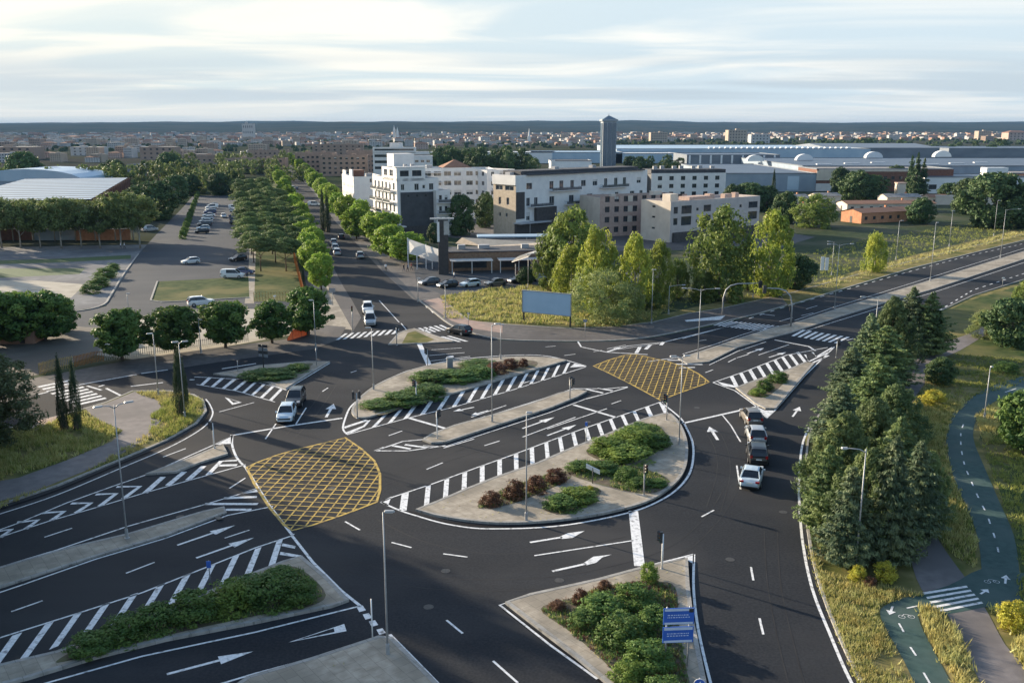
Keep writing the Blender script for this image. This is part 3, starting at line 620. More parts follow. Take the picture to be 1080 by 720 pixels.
# row of clipped round trees by the fence
for i,(bx,by,ty,w,l) in enumerate(((129,379,330,57,'round clipped tree at the left end of the fence row, over the orange fence'),(185,372,327,60,'largest round clipped tree of the fence row, second from its left end'),(238,366,321,54,'middle round clipped tree of the fence row, in front of the pale yard'),(287,361,321,42,'small round clipped tree of the fence row, left of the orange netting'),(325,353,307,50,'round clipped tree at the right end of the fence row by the netting'))):
    tpx('round','clipped_tree',bx,by,ty-3,w*1.08,l,'clipped round trees along the fence',z=.12)
# cypresses
tpx('cypress','cypress_tree',68,452,380,15,'left one of two slim dark cypresses standing together on the dry verge',None,z=.13)
tpx('cypress','cypress_tree',82,452,385,16,'right one of two slim dark cypresses standing together on the dry verge',None,z=.13)
tpx('cypress','cypress_tree',192,437,367,18,'single dark cypress on the rounded tip of the verge beside a lamp post',None,z=.13)
# big olive-grey tree at the left border
tpx('olive','spreading_tree',-12,470,372,105,'large dusty olive-green tree at the left border of the photo on the verge',None,base=.03,z=.13)
# conifers along the right verge
CON=[(958,372,294,46,'conifer2'),(938,384,306,48,'conifer'),(978,374,300,42,'conifer'),(914,402,322,50,'conifer2'),(930,408,334,56,'conifer'),(896,424,356,50,'conifer2'),(922,445,366,66,'conifer'),(942,468,398,60,'conifer'),(884,470,392,58,'conifer2'),(918,500,410,66,'conifer'),(942,535,428,66,'conifer'),(884,535,425,74,'conifer'),(868,560,455,48,'conifer'),(910,580,462,74,'conifer'),(962,566,450,58,'conifer2'),(934,590,444,60,'conifer2'),(892,594,476,58,'conifer2'),(976,548,466,40,'conifer')]
CL=['pointed blue-green conifer at the far tip of the tree belt by the main road','broad dark conifer second in from the far end of the tree belt','dark conifer on the path side at the far end of the tree belt','grey-green conifer leaning over the slip road at the far end of the belt','wide dark conifer on the path side before the pale footpath bend','grey-green conifer behind the small triangular island at the slip road','tall dark conifer midway along the tree belt, behind the car queue level','dark conifer on the path side midway along the belt','grey-green conifer on the road edge level with the car queue','dark tall conifer in the thick of the belt, just behind the front group','very dark conifer behind the silvery front one, path side','big olive-lit conifer on the road side in the front half of the belt','slim conifer touching the kerb in the front half of the belt','broad dark conifer in the middle of the front group','silvery conifer on the path side of the front group','tall silvery conifer with a spire top, foremost of the tree belt','grey-green conifer at the front road corner of the belt','small dark conifer on the path edge of the front group']
for i,(bx,by,ty,w,k) in enumerate(CON): tpx(k,'conifer_tree',bx,by,ty+6,w*1.46,CL[i],'conifers on the right verge',z=.03)
# poplars behind the billboard
POP=[('poplard','poplar_tree',604,306,214,66,'tallest dull green poplar at the back of the clump left of the pink block'),('poplar','poplar_tree',630,330,236,46,'yellow-green poplar with a pointed top beside the billboard'),('poplar','poplar_tree',602,322,254,40,'yellow-green poplar right behind the billboard'),('willow','bushy_tree',632,341,278,70,'low bushy grey-green tree right of the billboard'),('poplar','poplar_tree',669,326,242,40,'narrow yellow-green poplar in front of the pink block corner'),('poplar','poplar_tree',694,320,249,30,'small slim poplar between two taller ones before the pale block'),('poplard','bushy_tree',714,314,266,24,'small green bushy tree in front of the pale block'),('poplard','poplar_tree',758,316,216,70,'big dark green poplar hiding the right half of the pale block'),('poplar','poplar_tree',812,312,219,54,'large yellow-green poplar right of the pale block'),('poplard','poplar_tree',788,306,258,24,'dark poplar tucked between the two big ones by the pale block'),('willow','bushy_tree',660,336,292,44,'low shrubby tree at the foot of the poplars'),('poplard','poplar_tree',582,304,236,40,'green poplar at the left edge of the clump near the restaurants'),('poplard','bushy_tree',686,326,298,28,'rounded dark bush-like tree below the slim poplar'),('poplard','bushy_tree',742,318,280,30,'dark bushy tree at the foot of the big dark poplar'),('dark','bushy_tree',838,304,262,40,'dark tree in the shade right of the large yellow-green poplar')]
for k,n,bx,by,ty,w,l in POP: tpx(k,n,bx,by,ty+8,w*.97,l,'trees behind the billboard')
# street trees on the avenue
AV_L=[(339,306,268,28),(333,292,254,30),(326,280,246,26),(331,270,240,24),(321,262,234,22),(325,254,226,20),(316,246,222,20),(318,240,214,18),(309,231,206,18),(312,222,204,15),(305,214,196,15),(300,207,189,14),(302,201,186,12),(295,196,180,12),(290,189,175,12),(286,182,169,10)]
AV_R=[(430,278,246,38),(412,272,238,34),(405,262,225,36),(392,254,225,26),(376,252,220,28),(381,245,212,22),(366,237,207,22),(357,229,204,20),(351,222,196,18),(345,214,194,16),(340,208,188,16),(333,202,182,15),(328,196,178,13),(322,190,173,12),(317,184,168,11),(313,178,164,10),(306,174,162,9)]
for i,(bx,by,ty,w) in enumerate(AV_L): tpx('street','street_tree',bx,by,ty,w*1.1,'bright green street tree in the left line along the avenue','street trees left of the avenue')
for i,(bx,by,ty,w) in enumerate(AV_R): tpx('street','street_tree',bx,by,ty,w*1.1,'bright green street tree in the right line along the avenue','street trees right of the avenue')
tpx('cypress','cypress_tree',341,244,205,8,'left one of a pair of dark cypresses in the avenue')
tpx('cypress','cypress_tree',346,245,206,8,'right one of a pair of dark cypresses in the avenue')
# stone pines
for by,ty,xs,w in ((286,250,(276,304),31),(277,243,(270,291,314),27),(268,236,(267,287,309),26),(260,229,(265,285,306,319),24),(252,223,(263,281,302),23),(245,217,(261,279,298,312),21),(238,211,(260,276,294),20),(231,206,(258,274,290,304),18),(225,201,(257,271,286),17),(219,197,(256,269,283,295),16),(213,193,(254,266,279),15),(207,188,(252,263,276),14)):
    for x in xs: tpx('pine','stone_pine',x+random.uniform(-2.5,2.5),by,ty+random.uniform(-1,2),w*random.uniform(1.2,1.5),'flat-topped stone pine in the dark pine grove beside the car park','stone pines beside the car park',.05)
# tall grove behind the plaza
for i,x in enumerate((4,24,45,67,88,108,130,150)):
    tpx('grove','tall_tree',x-2,261+(i%2),210+3*(i%3)-(6 if i>5 else 0),42,'tall shaded tree with bare pale trunk in the row behind the plaza','tall row of trees behind the plaza',.25,var=i)
for i,x in enumerate((-8,14,36,58,80,101,122,141)):
    tpx('grove','tall_tree',x,254,211+3*(i%2)-(7 if i>6 else 0),38,'tall tree in the second row behind the plaza, crown lit from the left','second tall row behind the plaza',.2,var=i+1)
tpx('dark','broad_tree',165,232,193,44,'broad dark tree at the far end of the tall row by the car park road')
tpx('dark','broad_tree',150,226,196,34,'pale-topped broad tree just left of the dark one by the car park road')
for x,by,ty,w,l in ((186,214,186,26,'rounded dark tree left of the car park far end'),(200,206,184,22,'small tree at the far left corner of the car park'),(232,206,183,24,'rounded tree closing the car park at its far end'),(246,203,180,20,'small rounded tree right of the one closing the car park'),(28,200,162,34,'large dark round tree rising behind the striped roof, left'),(180,190,163,30,'large dark round tree beyond the striped roof'),(122,196,170,26,'dark round tree behind the right part of the striped roof')):
    tpx('dark','rounded_tree',x,by,ty,w,l)
for i in range(26):
    x=-10+i*10.5+random.uniform(-3,3); by=200+random.uniform(-4,5)
    if 120<x<190: by-=4
    tpx('farleaf','grove_tree',x,by,by-random.uniform(20,27),random.uniform(16,24),'green tree in the belt behind the striped roof and car park','tree belt behind the striped roof')
# shrubbery at the ruin
for i,(x,by,ty,w,l) in enumerate(((12,362,308,64,'large bright-topped bush over the small pink hut'),(48,358,309,62,'large dark bush right of the small pink hut'),(66,348,313,30,'dark end bush of the thicket beside the dirt lot'),(-14,366,303,50,'bush at the left border behind the pink hut'))):
    tpx('round','thicket_tree',x,by,ty,w*1.1,l,'thicket over the pink hut',-.05)
# right side trees and bushes
for k,x,by,ty,w,l in (('dark',991,405,377,31,'dark clipped round bush on the grass beside the pale footpath'),('dark',1066,364,316,52,'dark green tree group on the grass at the right border'),('willow',1040,356,328,40,'yellowish bush at the bend of the pale footpath'),('poplard',1085,350,316,44,'green tree at the right border above the lawn'),('round',1078,478,412,66,'dark green bush at the right border beside the cycle path'),('shrubby',1066,686,640,44,''),('poplard',1085,330,296,40,'dark tree at the right border beside the main road')):
    if k=='shrubby': continue
    tpx(k,'broad_bush',x,by,ty,w,l,None,-.03 if k!='poplard' else .02)
tpx('poplar','roadside_tree',922,287,246,23,'small yellow-green tree alone on the verge of the main road')
tpx('poplard','roadside_tree',858,240,207,46,'dark rounded tree in front of the low houses')
tpx('dark','roadside_tree',970,236,210,28,'dark rounded tree standing alone left of the big right trees')
tpx('dark','roadside_tree',1048,240,185,66,'biggest dark tree right, before the orange brick shed')
tpx('dark','roadside_tree',1082,240,196,50,'dark tree at the right border beside the biggest one')
tpx('dark','roadside_tree',1020,226,190,34,'dark tree left behind the biggest right one')
for x,by,ty,w,l in ((959,205,163,13,'left one of three pointed dark firs before the brown workshop'),(965,206,160,14,'middle one of three pointed dark firs before the brown workshop'),(972,206,166,13,'right one of three pointed dark firs before the brown workshop')):
    tpx('spruce','fir_tree',x,by,ty,w*1.5,l)
tpx('cypress','cypress_tree',815,212,182,6,'thin dark cypress before the blue shed')
for x,by,ty,w,l in ((902,214,182,34,'dark broad tree before the brown workshop, left'),(920,214,186,30,'grey-green broad tree before the brown workshop'),(944,200,176,26,'dark tree left of the firs'),(790,222,194,34,'dark hedge tree left of the cypress by the blue shed'),(774,222,196,26,'dark hedge tree behind the pale block'),(808,222,197,26,'dark hedge tree right of the one by the cypress'),(885,204,178,20,'dark tree beside the brown workshop corner'),(486,248,207,30,'dark round tree in the courtyard of the white flats'),(512,240,205,22,'small dark tree at the right end of the courtyard of the white flats'),(458,256,236,14,'small tree beside the dark clad block'),(828,236,204,26,'mid green tree right of the hedge by the blue shed'),(1000,215,194,20,'dark hedge bush before the white walled workshop'),(555,300,282,18,'dark shrub beside the arched canopy')):
    tpx('dark','broad_tree',x,by,ty,w,l)
# park wood left of the tower + woods before the far sheds
for i in range(30):
    x=456+i*3.6+random.uniform(-3,3); by=186+random.uniform(-3,3)
    tpx('roundlow','park_tree',x,by,by-random.uniform(22,30)+ (0 if x<540 else 4),random.uniform(14,22),'dark green tree in the park behind the white flats','park trees behind the white flats')
for i in range(44):
    x=random.choice((random.uniform(820,960),random.uniform(655,720),random.uniform(940,1080)))
    by=random.uniform(159,164) if x>800 else random.uniform(176,182)
    tpx('roundlow','far_tree',x,by,by-random.uniform(8,14),random.uniform(8,15),'dark tree in the belt beyond the factory roofs','tree belt beyond the factory roofs')
for i in range(46):
    x=random.uniform(176,330); by=random.uniform(176,193)
    tpx('farleaf','far_tree',x,by,by-random.uniform(14,20),random.uniform(10,17),'green tree among the brown blocks left of the avenue','trees among the brown blocks')
for i in range(14):
    x=-40-i*28; tpx('farleaf','far_tree',x,260,205,40,'added unseen tall tree beyond the left border, shading the plaza','trees beyond the left border')
for x,y in ((-152,214),(-165,228),(-180,240),(-160,246),(-175,218),(-190,230)):  # unseen trees added out of view to cast shade on the plaza
    tree('farleaf','far_tree',(x,y,0),21,13,'added unseen tall tree beyond the left border, shading the plaza','tree','trees beyond the left border')
# tall trees beyond the left border that shade the near carriageways
for i,(x,y,h,w) in enumerate(((-66,97,20,12),(-60,92,18,11),(-75,103,21,13),(-82,98,20,13),(-84,110,22,13),(-62,84,19,12),(-56,76,18,11),(-70,92,20,13),(-50,68,17,11),(-46,60,16,10),(-66,66,19,12),(-60,58,17,11),(-40,52,15,10),(-52,50,16,11),(-44,42,15,10))):
    tree('poplard','shade_tree',(x,y,0),h,w,'tall tree beyond the left border whose shade falls on the near road','tree','shade trees beyond the left border')

# shrubs in the islands
SHR={}
def shrub(kind, bx, by, wpx, hpx, label, z=.14, name='shrub', group=None, dpx=None):
    if kind=='red': wpx*=.85; hpx*=.85
    if kind not in SHR: SHR[kind]=[clump_crown('shrub',LF[kind],75,60,lambda t:.46*max(0,1-(t/1.05)**2.2)**.5,.13,.075,s,.6,1.1,.3) for s in (61,62,63)]
    o=link(name,SHR[kind][len(bpy.data.objects)%3]); s=30/(by-135)/.976
    o.location=P(bx,by,z); o.scale=(wpx*s, (dpx or wpx*.9)*s, hpx*s); o.rotation_euler=(0,0,0)
    return tag(o,label,'shrub',group)
for i,a in enumerate((
 ('shrub',96,686,52,19,'low dark shrub at the left tail of the lower left planted island'),('shrub',130,672,52,23,'dark shrub second from the left in the lower left planted island'),('shrub',165,662,52,24,'dark shrub third from the left in the lower left planted island'),('shrub',204,652,56,29,'big glossy shrub in the middle of the lower left planted island'),('shrubl',243,642,56,29,'lighter shrub right of the middle in the lower left planted island'),('shrub',282,637,62,29,'large round shrub near the right tip of the lower left planted island'),('shrub',315,634,44,24,'last shrub at the right tip of the lower left planted island'),('shrub',262,628,50,20,'back shrub by the hatching of the lower left planted island'),('shrub',296,612,40,13,'back shrub nearest the right tip of the lower left island'),
 ('shrubl',642,477,48,15,'bright green shrub at the left of the big bush bed on the roundabout island'),('shrubl',668,470,57,17,'bright green shrub in the middle of the big bush bed on the roundabout island'),('shrubl',662,484,59,13,'front shrub of the big bush bed on the roundabout island'),('shrub',690,470,37,13,'darker shrub at the right end of the big bush bed on the roundabout island'),('shrub',675,460,48,12,'back shrub of the big bush bed on the roundabout island'),
 ('shrub',612,496,33,9,'dark shrub behind the small tilted sign'),('shrub',636,497,37,10,'dark shrub right behind the small tilted sign'),('shrub',661,506,29,13,'round dark shrub left of the signal on the island'),('shrub',674,513,29,9,'low shrub around the foot of the island signal'),('shrub',692,512,24,7,'small low shrub right of the island signal'),
 ('red',543,525,30,22,'dark red shrub left of the island lamp post'),('red',566,519,30,20,'dark red shrub right of the island lamp post'),('red',586,508,30,16,'reddish shrub at the right of the red row'),('red',518,532,30,16,'brown-green shrub at the left end of the red row'),
 ('shrub',594,535,44,12,'green shrub at the left of the front bush on the island'),('shrubl',608,528,46,13,'green shrub at the right of the front bush on the island'),('yellow',622,518,10,6,'small yellow flowering tuft at the sign foot'),
 ('shrub',400,429,44,6,'low dark ground shrub at the left of the upper island bed'),('shrub',424,424,55,9,'low dark ground shrub in the middle of the upper island front bed'),('shrub',448,416,53,9,'low dark ground shrub at the right of the upper island front bed'),
 ('shrub',455,401,48,9,'dark shrub at the left of the upper island back bed'),('shrub',482,400,55,9,'dark shrub in the middle of the upper island back bed'),('shrub',504,396,44,9,'dark shrub right of the middle in the upper island back bed'),
 ('red',524,393,32,12,'brown-red shrub in the upper island back bed'),('red',538,388,22,11,'dark red shrub near the right end of the upper island'),('red',552,386,14,9,'last small dark red shrub at the right of the upper island'),('shrub',505,386,44,5,'low pale green shrub at the back of the upper island'),
 ('shrub',290,397,51,7,'low hedge shrub at the left of the small hedge island'),('shrub',272,397,42,6,'low hedge shrub at the sign foot on the hedge island'),('shrub',314,391,29,7,'low hedge shrub at the right of the small hedge island'),
 ('shrub',806,411,20,10,'small shrub at the left of the right hand triangular island'),('shrub',820,402,24,10,'small shrub at the right of the right hand triangular island'),('shrubl',800,417,20,7,'pale low shrub at the front of the right hand triangular island'),
 ('shrubl',684,613,22,20,'small clipped bright green ball shrub beside the near signal'),('red',612,636,22,18,'dark red spiky shrub in the near triangular bed'),('red',638,622,20,12,'brownish shrub at the back of the near triangular bed'),('red',672,628,40,16,'reddish flowering shrub behind the near triangular bed'),('red',588,642,26,10,'low red shrub at the left tip of the near triangular bed'),
 ('shrub',636,650,54,22,'green shrub at the left of the near triangular bed'),('shrub',668,640,48,24,'dark green shrub at the back right of the near triangular bed'),('shrub',655,676,60,28,'dark green shrub in the middle of the near triangular bed'),('shrub',690,668,44,28,'dark green shrub behind the blue direction boards'),('shrub',682,704,58,28,'dark green shrub at the front of the near triangular bed'),('shrubl',662,716,40,20,'lighter shrub at the front left edge of the near triangular bed'),('shrub',618,660,40,16,'low shrub on the left edge of the near triangular bed'),('shrub',700,738,50,24,'front shrub of the near triangular bed at the bottom border'))):
    shrub(*a)
for a in (('shrub',104,302,28,10,'hedge piece nearest in the plaza bed'),('shrub',96,309,24,9,'front end of the hedge in the plaza bed'),('shrub',112,293,26,10,'middle of the hedge in the plaza bed'),('shrub',119,285,18,7,'far end of the hedge in the plaza bed')): shrub(*a,z=.02,name='hedge')
for a in (('yellow',905,612,20,16,'yellow broom bush at the foot of the front conifers'),('yellow',932,612,26,20,'yellow-orange broom bush at the front of the conifers'),('red',918,618,18,12,'rusty brush at the front of the conifers'),('yellow',985,428,30,16,'yellow broom bush left of the cycle path'),('yellow',1068,662,40,28,'yellow broom bush at the right border below the crossing'),('shrub',1060,392,30,10,'low dark bush on the lawn right of the round bush')): shrub(*a,z=.03,name='broom_bush')
for i in range(16):
    t=i/15; y=252-t*52; x=193+t*18; s=1-t*.5
    shrub('shrub',x,y,9*s,9*s,'low hedge bush on the strip along the car park road',z=.02,name='hedge_bush',group='hedge bushes along the car park')

# grass tufts (nobody could count them)
def inpoly(x,y,g):
    c=np.zeros(len(x),bool); n=len(g)
    for i in range(n):
        a,b_=g[i],g[(i+1)%n]; k=((a.y>y)!=(b_.y>y))&(x<(b_.x-a.x)*(y-a.y)/(b_.y-a.y+1e-12)+a.x); c^=k
    return c
def tufts(name, px, dens, h, mat, seed, z=.1, bl=5, holes=()):
    g=G(px); rng=np.random.default_rng(seed); xs=[p.x for p in g]; ys=[p.y for p in g]
    n=int((max(xs)-min(xs))*(max(ys)-min(ys))*dens); n=min(n,60000)
    x=rng.uniform(min(xs),max(xs),n); y=rng.uniform(min(ys),max(ys),n); k=inpoly(x,y,g)
    for hpx in holes: k&=~inpoly(x,y,G(hpx))
    # patchy density
    k&=(np.sin(x*1.3+np.sin(y*.7)*2)+np.sin(y*1.1+x*.4)+rng.normal(0,.9,n))>-.6
    x,y=x[k],y[k]; n=len(x); x=np.repeat(x,bl)+rng.normal(0,h*.35,n*bl); y=np.repeat(y,bl)+rng.normal(0,h*.35,n*bl); m=len(x)
    a=rng.uniform(0,6.28,m); hh=h*rng.uniform(.5,1.3,m); w=h*.13
    v=np.empty((m,3,3)); v[:,0]=np.stack([x-w*np.cos(a),y-w*np.sin(a),np.full(m,z)],1); v[:,1]=np.stack([x+w*np.cos(a),y+w*np.sin(a),np.full(m,z)],1)
    v[:,2]=np.stack([x+rng.normal(0,h*.35,m),y+rng.normal(0,h*.35,m),z+hh],1)
    o=link(name,card_mesh(name,v.reshape(-1,3),mat,True),kind='stuff'); return o
EDGE=[(851,570),(868,605),(900,612),(935,620),(975,628),(948,632),(926,640),(926,655),(944,690),(966,730),(985,800),(940,800),(905,722),(885,672),(864,618)]
tufts('dry_grass',EDGE,38,.32,LF['dry'],1,.03); tufts('green_grass',EDGE,13,.28,LF['ggrass'],2,.03)
E2=[(970,640),(990,646),(1008,668),(1024,698),(1040,735),(1056,780),(1046,790),(1010,722),(984,680)]
tufts('dry_grass',E2,40,.42,LF['dry'],3,.07)
E3=[(962,430),(978,405),(1006,420),(1024,420),(1004,440),(997,462),(998,482),(1008,515),(1022,545),(1030,572),(1030,600),(1005,585),(975,545),(960,500)]
tufts('dry_grass',E3,16,.36,LF['dry'],4,.05); tufts('green_grass',E3,14,.32,LF['ggrass'],5,.05)
E4=[(1036,470),(1056,455),(1080,480),(1080,600),(1070,560),(1055,525)]
tufts('green_grass',E4,14,.3,LF['ggrass'],6,.05); tufts('dry_grass',[(1030,440),(1046,428),(1072,420),(1062,440),(1040,470)],30,.4,LF['dry'],7,.05)
tufts('green_grass',[(1076,610),(1085,720),(1140,740),(1140,600)],20,.4,LF['ggrass'],17,.05); tufts('dry_grass',[(1046,640),(1085,712),(1120,720),(1100,640)],20,.45,LF['dry'],18,.05)
tufts('green_grass',[(978,388),(1010,374),(1080,380),(1080,405),(1020,420),(990,412)],7,.3,LF['ggrass'],8,.05)
VL1=[(-20,470),(0,455),(30,455),(90,436),(100,444),(126,456),(112,468),(70,486),(20,503),(-20,512)]
tufts('dry_grass',VL1,12,.42,LF['dry'],9,.13); tufts('green_grass',VL1,12,.38,LF['ggrass'],10,.13)
VL2=[(-20,548),(30,524),(90,500),(125,478),(158,458),(172,440),(168,424),(142,415),(180,414),(204,418),(213,424),(216,434),(206,446),(175,464),(128,484),(60,512),(0,532),(-20,538)]
tufts('dry_grass',VL2,14,.32,LF['dry'],11,.13); tufts('green_grass',[(160,440),(175,424),(205,418),(213,426),(213,438),(188,457),(170,465),(160,458)],26,.34,LF['ggrass'],12,.13)
tufts('dry_grass',[(470,336),(466,313),(520,304),(600,299),(660,306),(710,318),(690,337),(640,343),(560,342)],3.2,.5,LF['dry'],13,.01)
tufts('green_grass',[(470,336),(466,313),(520,304),(600,299),(660,306),(710,318),(690,337),(640,343),(560,342)],2.6,.45,LF['ggrass'],14,.01)
tufts('green_grass',[(700,330),(760,318),(860,298),(960,270),(1090,238),(1090,225),(900,255),(760,290),(700,310)],.6,.5,LF['ggrass'],15,.01)
tufts('dry_grass',[(850,302),(960,272),(1090,240),(1090,246),(960,279),(860,310)],1.6,.5,LF['dry'],16,.012)

BEDS=[[(618,478),(640,463),(668,450),(690,449),(702,458),(706,468),(690,480),(660,492),(640,490)],[(505,538),(512,526),(545,513),(590,499),(602,506),(570,522),(535,535)],[(572,538),(590,524),(620,515),(634,520),(622,534),(596,545)],[(600,502),(612,488),(650,490),(690,500),(706,510),(690,522),(660,520)],[(570,645),(600,634),(640,620),(690,616),(712,622),(716,660),(722,700),(728,740),(700,752),(670,732),(630,694),(600,668)],[(60,702),(80,688),(130,668),(180,649),(230,628),(290,602),(318,603),(344,630),(320,644),(270,652),(180,672),(110,690)]]
for i,q in enumerate(BEDS):
    tufts('ground_cover_plants',q,22,.22,LF['shrub'],30+i,.2,6); tufts('dry_weeds',q,7,.20,LF['dry'],40+i,.2,4)
    if i in (1,4): tufts('red_ground_cover',q,5,.25,LF['red'],50+i,.2,6)
CRK=[[(430,542),(470,550),(540,554),(600,549),(660,536),(700,520),(718,490),(712,448),(560,500),(470,530)],[(540,638),(630,614),(724,592),(728,640),(700,620),(600,636),(560,646)],[(380,440),(376,430),(400,408),(440,391),(500,382),(470,388),(420,404),(395,425)],[(420,678),(400,690),(330,705),(440,720)]]
for i,q in enumerate(CRK): tufts('pavement_weeds',q,.5,.12,LF['dry'],60+i,.2,4)
# ------------------------------------------------------------------ street furniture
STEEL=M('galvanised_steel',(.33,.34,.35),(.42,.43,.44),3,.5,.35)
WHITE=M('white_enamel',(.72,.73,.74),(.78,.78,.78),3,.45)
DARKM=M('dark_metal',(.035,.037,.04),(.05,.052,.055),4,.5)
LENS=M('lamp_glass',(.55,.56,.57),(.6,.6,.6),2,.25)
SIGNB=M('sign_blue',(.035,.12,.48),(.045,.14,.52),2,.4)
SIGNBK=M('sign_back',(.22,.24,.27),(.28,.30,.33),2,.55,.3)
RED=M('signal_red',(.35,.02,.02),None); AMB=M('signal_amber',(.4,.2,.02),None); GRN=M('signal_green',(.02,.25,.12),None)
def seg(b,pts,r,mat,n=8): return b.tube(pts,r,mat,n)
def lamp(bx,by,ty,label,arms=(),z=.14,head=.7,group='street lamps'):
    """arms: (direction angle, length); no arm = one head on the pole top"""
    h=HT(by,ty); p=P(bx,by,z); t=thing('street_lamp',label,'street lamp',p,0,group)
    b=MB(); b.tube([(0,0,0),(0,0,h*.5),(0,0,h)],[.068,.052,.036],STEEL,10); b.build('pole',t,True)
    b=MB(); b.lathe([(.19,0),(.19,.04),(.12,.06),(.115,.7),(.095,.72)],STEEL,10); b.build('base_collar',t)
    L=list(arms) or [(0,0)]
    for a,l in L:
        d=Vector((math.cos(a),math.sin(a),0))
        if l>.3:
            MB().tube([(0,0,h-.25),d*l*.35+Vector((0,0,h-.03)),d*l+Vector((0,0,h+.06))],[.045,.04,.035],STEEL,7).build('arm',t,True)
        c=d*(l+.15); b=MB(); b.box((c.x,c.y,h+.08),(head,.22,.09),STEEL,a,.8); hd=b.build('lamp_head',t)
        MB().box((c.x,c.y,h+.012),(head*.7,.18,.03),LENS,a).build('lamp_glass',hd)
    return t
lamp(134,567,418,'tall twin-arm street lamp on the long grey median at the left',[(R(35),.9),(R(215),.9)])
lamp(167,416,349,'plain street lamp on the verge above the single dark cypress',[(R(200),.2)],z=.13)
lamp(195,441,357,'street lamp right beside the single dark cypress',[(R(20),.45),(R(200),.2)],z=.13)
lamp(333,367,315,'slim street lamp in front of the last clipped round tree',[(R(180),.2)],z=.12)
lamp(394,411,343,'slim street lamp at the left curve of the upper roundabout island',[(R(180),.25)])
lamp(519,445,338,'street lamp on the short central median left of the middle',[(R(20),.5)])
lamp(528,379,341,'short street lamp at the back edge of the upper island')
lamp(555,549,428,'street lamp on the near edge of the roundabout island by the red shrubs',[(R(0),.05)],head=.5)
lamp(716,469,371,'street lamp at the right end of the roundabout island',[(R(10),.3),(R(190),.75)])
lamp(409,690,526,'tall street lamp on the pavement corner at the bottom',[(R(0),.2)],head=.6)
lamp(736,378,302,'twin-arm street lamp on the eastern median near the yellow grid',[(R(-5),2.0),(R(175),2.0)])
lamp(705,331,300,'single-arm street lamp on the pavement before the poplars',[(R(5),2.2)],z=.12)
lamp(794,314,263,'street lamp on the verge between the poplars and the big road',z=.02)
lamp(687,341,283,'street lamp on the far pavement in front of the slim poplar',z=.12)
lamp(880,327,256,'tall twin-arm street lamp on the eastern median left of the firs',[(R(5),2.0),(R(185),1.6)])
lamp(877,290,254,'thin street lamp on the verge behind the white sign panels',[(R(180),.9)],z=.02)
lamp(945,274,232,'street lamp on the grass right of the small yellow-green tree',[(R(0),.5)],z=.02)
lamp(981,296,234,'tall street lamp on the eastern median, middle of the far stretch',[(R(30),.3)])
lamp(1001,260,222,'thin street lamp on the far verge of the main road')
lamp(1048,249,211,'street lamp with two heads on the far verge near the right border',[(R(0),.4)],z=.02)
lamp(1055,272,220,'tall street lamp with a long arm on the median near the right border',[(R(0),3.0)])
lamp(1038,442,384,'plain tapered post lamp beside the cycle path',head=.25,z=.05)
lamp(902,602,463,'street lamp standing against the conifers on the slip road edge',[(R(180),1.3)],z=.05,head=.45)
lamp(921,372,311,'street lamp half hidden by the far conifers',[(R(180),1.9)],z=.05)
lamp(441,318,293,'short street lamp at the far corner of the avenue mouth',z=.12)
lamp(470,335,300,'thin short street lamp on the red pavement by the meadow',z=.13)
lamp(557,303,268,'street lamp in front of the arched canopy',z=.02)
lamp(559,256,232,'street lamp with a cross head before the dark brick floor',[(R(0),.7),(R(180),.7)],z=.02)
lamp(136,332,309,'short lamp post at the car park entrance',z=.02)
lamp(212,372,336,'lamp post standing between two clipped round trees',z=.12)

def signal_head(b, c, face):
    """box with three hooded lenses, facing direction face"""
def traffic_light(bx,by,ty,label,face,z=.14,heads=((0,0),),col=None,board=False):
    h=max(2.4,HT(by,ty)); t=thing('traffic_light',label,'traffic light',P(bx,by,z),face,'traffic lights')
    MB().tube([(0,0,0),(0,0,h-.2)],[.07,.06],col or STEEL,8).build('pole',t,True)
    MB().lathe([(.14,0),(.14,.05),(.08,.09)],STEEL,8).build('base_collar',t)
    for dx,dy in heads:
        b=MB(); b.box((.12+dx,dy,h-.45),(.18,.25,.82),DARKM)
        for k in range(3):
            zz=h-.45+.27*(1-k); b.tube([(.22+dx,dy,zz+.09),(.40+dx,dy,zz+.11)],[.125,.12],DARKM,8,False)
        if dy: b.box((.03+dx,dy/2,h-.3),(.05,abs(dy),.05),DARKM)
        hd=b.build('signal_head',t)
        for k,mm in enumerate((RED,AMB,GRN)):
            o=MB().lathe([(.10,0),(.10,.02)],mm,10).build('signal_lens',hd)
            o.rotation_euler=(0,math.pi/2,0); o.location=(.222+dx,dy,h-.45+.27*(1-k))
    return t
traffic_light(679,522,486,'traffic light with a dark head on the near edge of the roundabout island',R(-70))
traffic_light(698,600,556,'traffic light with a pale post at the top of the near triangular bed',R(165),col=WHITE)
traffic_light(703,443,414,'traffic light at the far right tip of the roundabout island by the yellow grid',R(200))
traffic_light(377,441,411,'traffic light with two heads at the left tip of the upper island',R(100),heads=((0,-.3),(0,.35)))
traffic_light(601,421,397,'traffic light with a cross top at the right end of the central median',R(20),heads=((0,-.3),(0,.3)))
traffic_light(418.5,364,343,'traffic light on the small triangular island of the avenue mouth',R(70))
traffic_light(882,377,358,'traffic light at the end of the long zebra beside the conifers',R(0),z=.14)
traffic_light(461,462.5,430,'traffic light with a pale post at the left end of the central median',R(20),col=WHITE)
traffic_light(226,473,442,'traffic light with a pale post on the small wedge island',R(200),col=WHITE)
traffic_light(372,350,321,'traffic light at the avenue kerb by the clipped trees',R(-80),z=.12)
traffic_light(451,386,370,'thin dark traffic light at the back edge of the upper island',R(160))
traffic_light(439,423,399,'slim pale traffic light between the two beds of the upper island',R(200),col=WHITE)
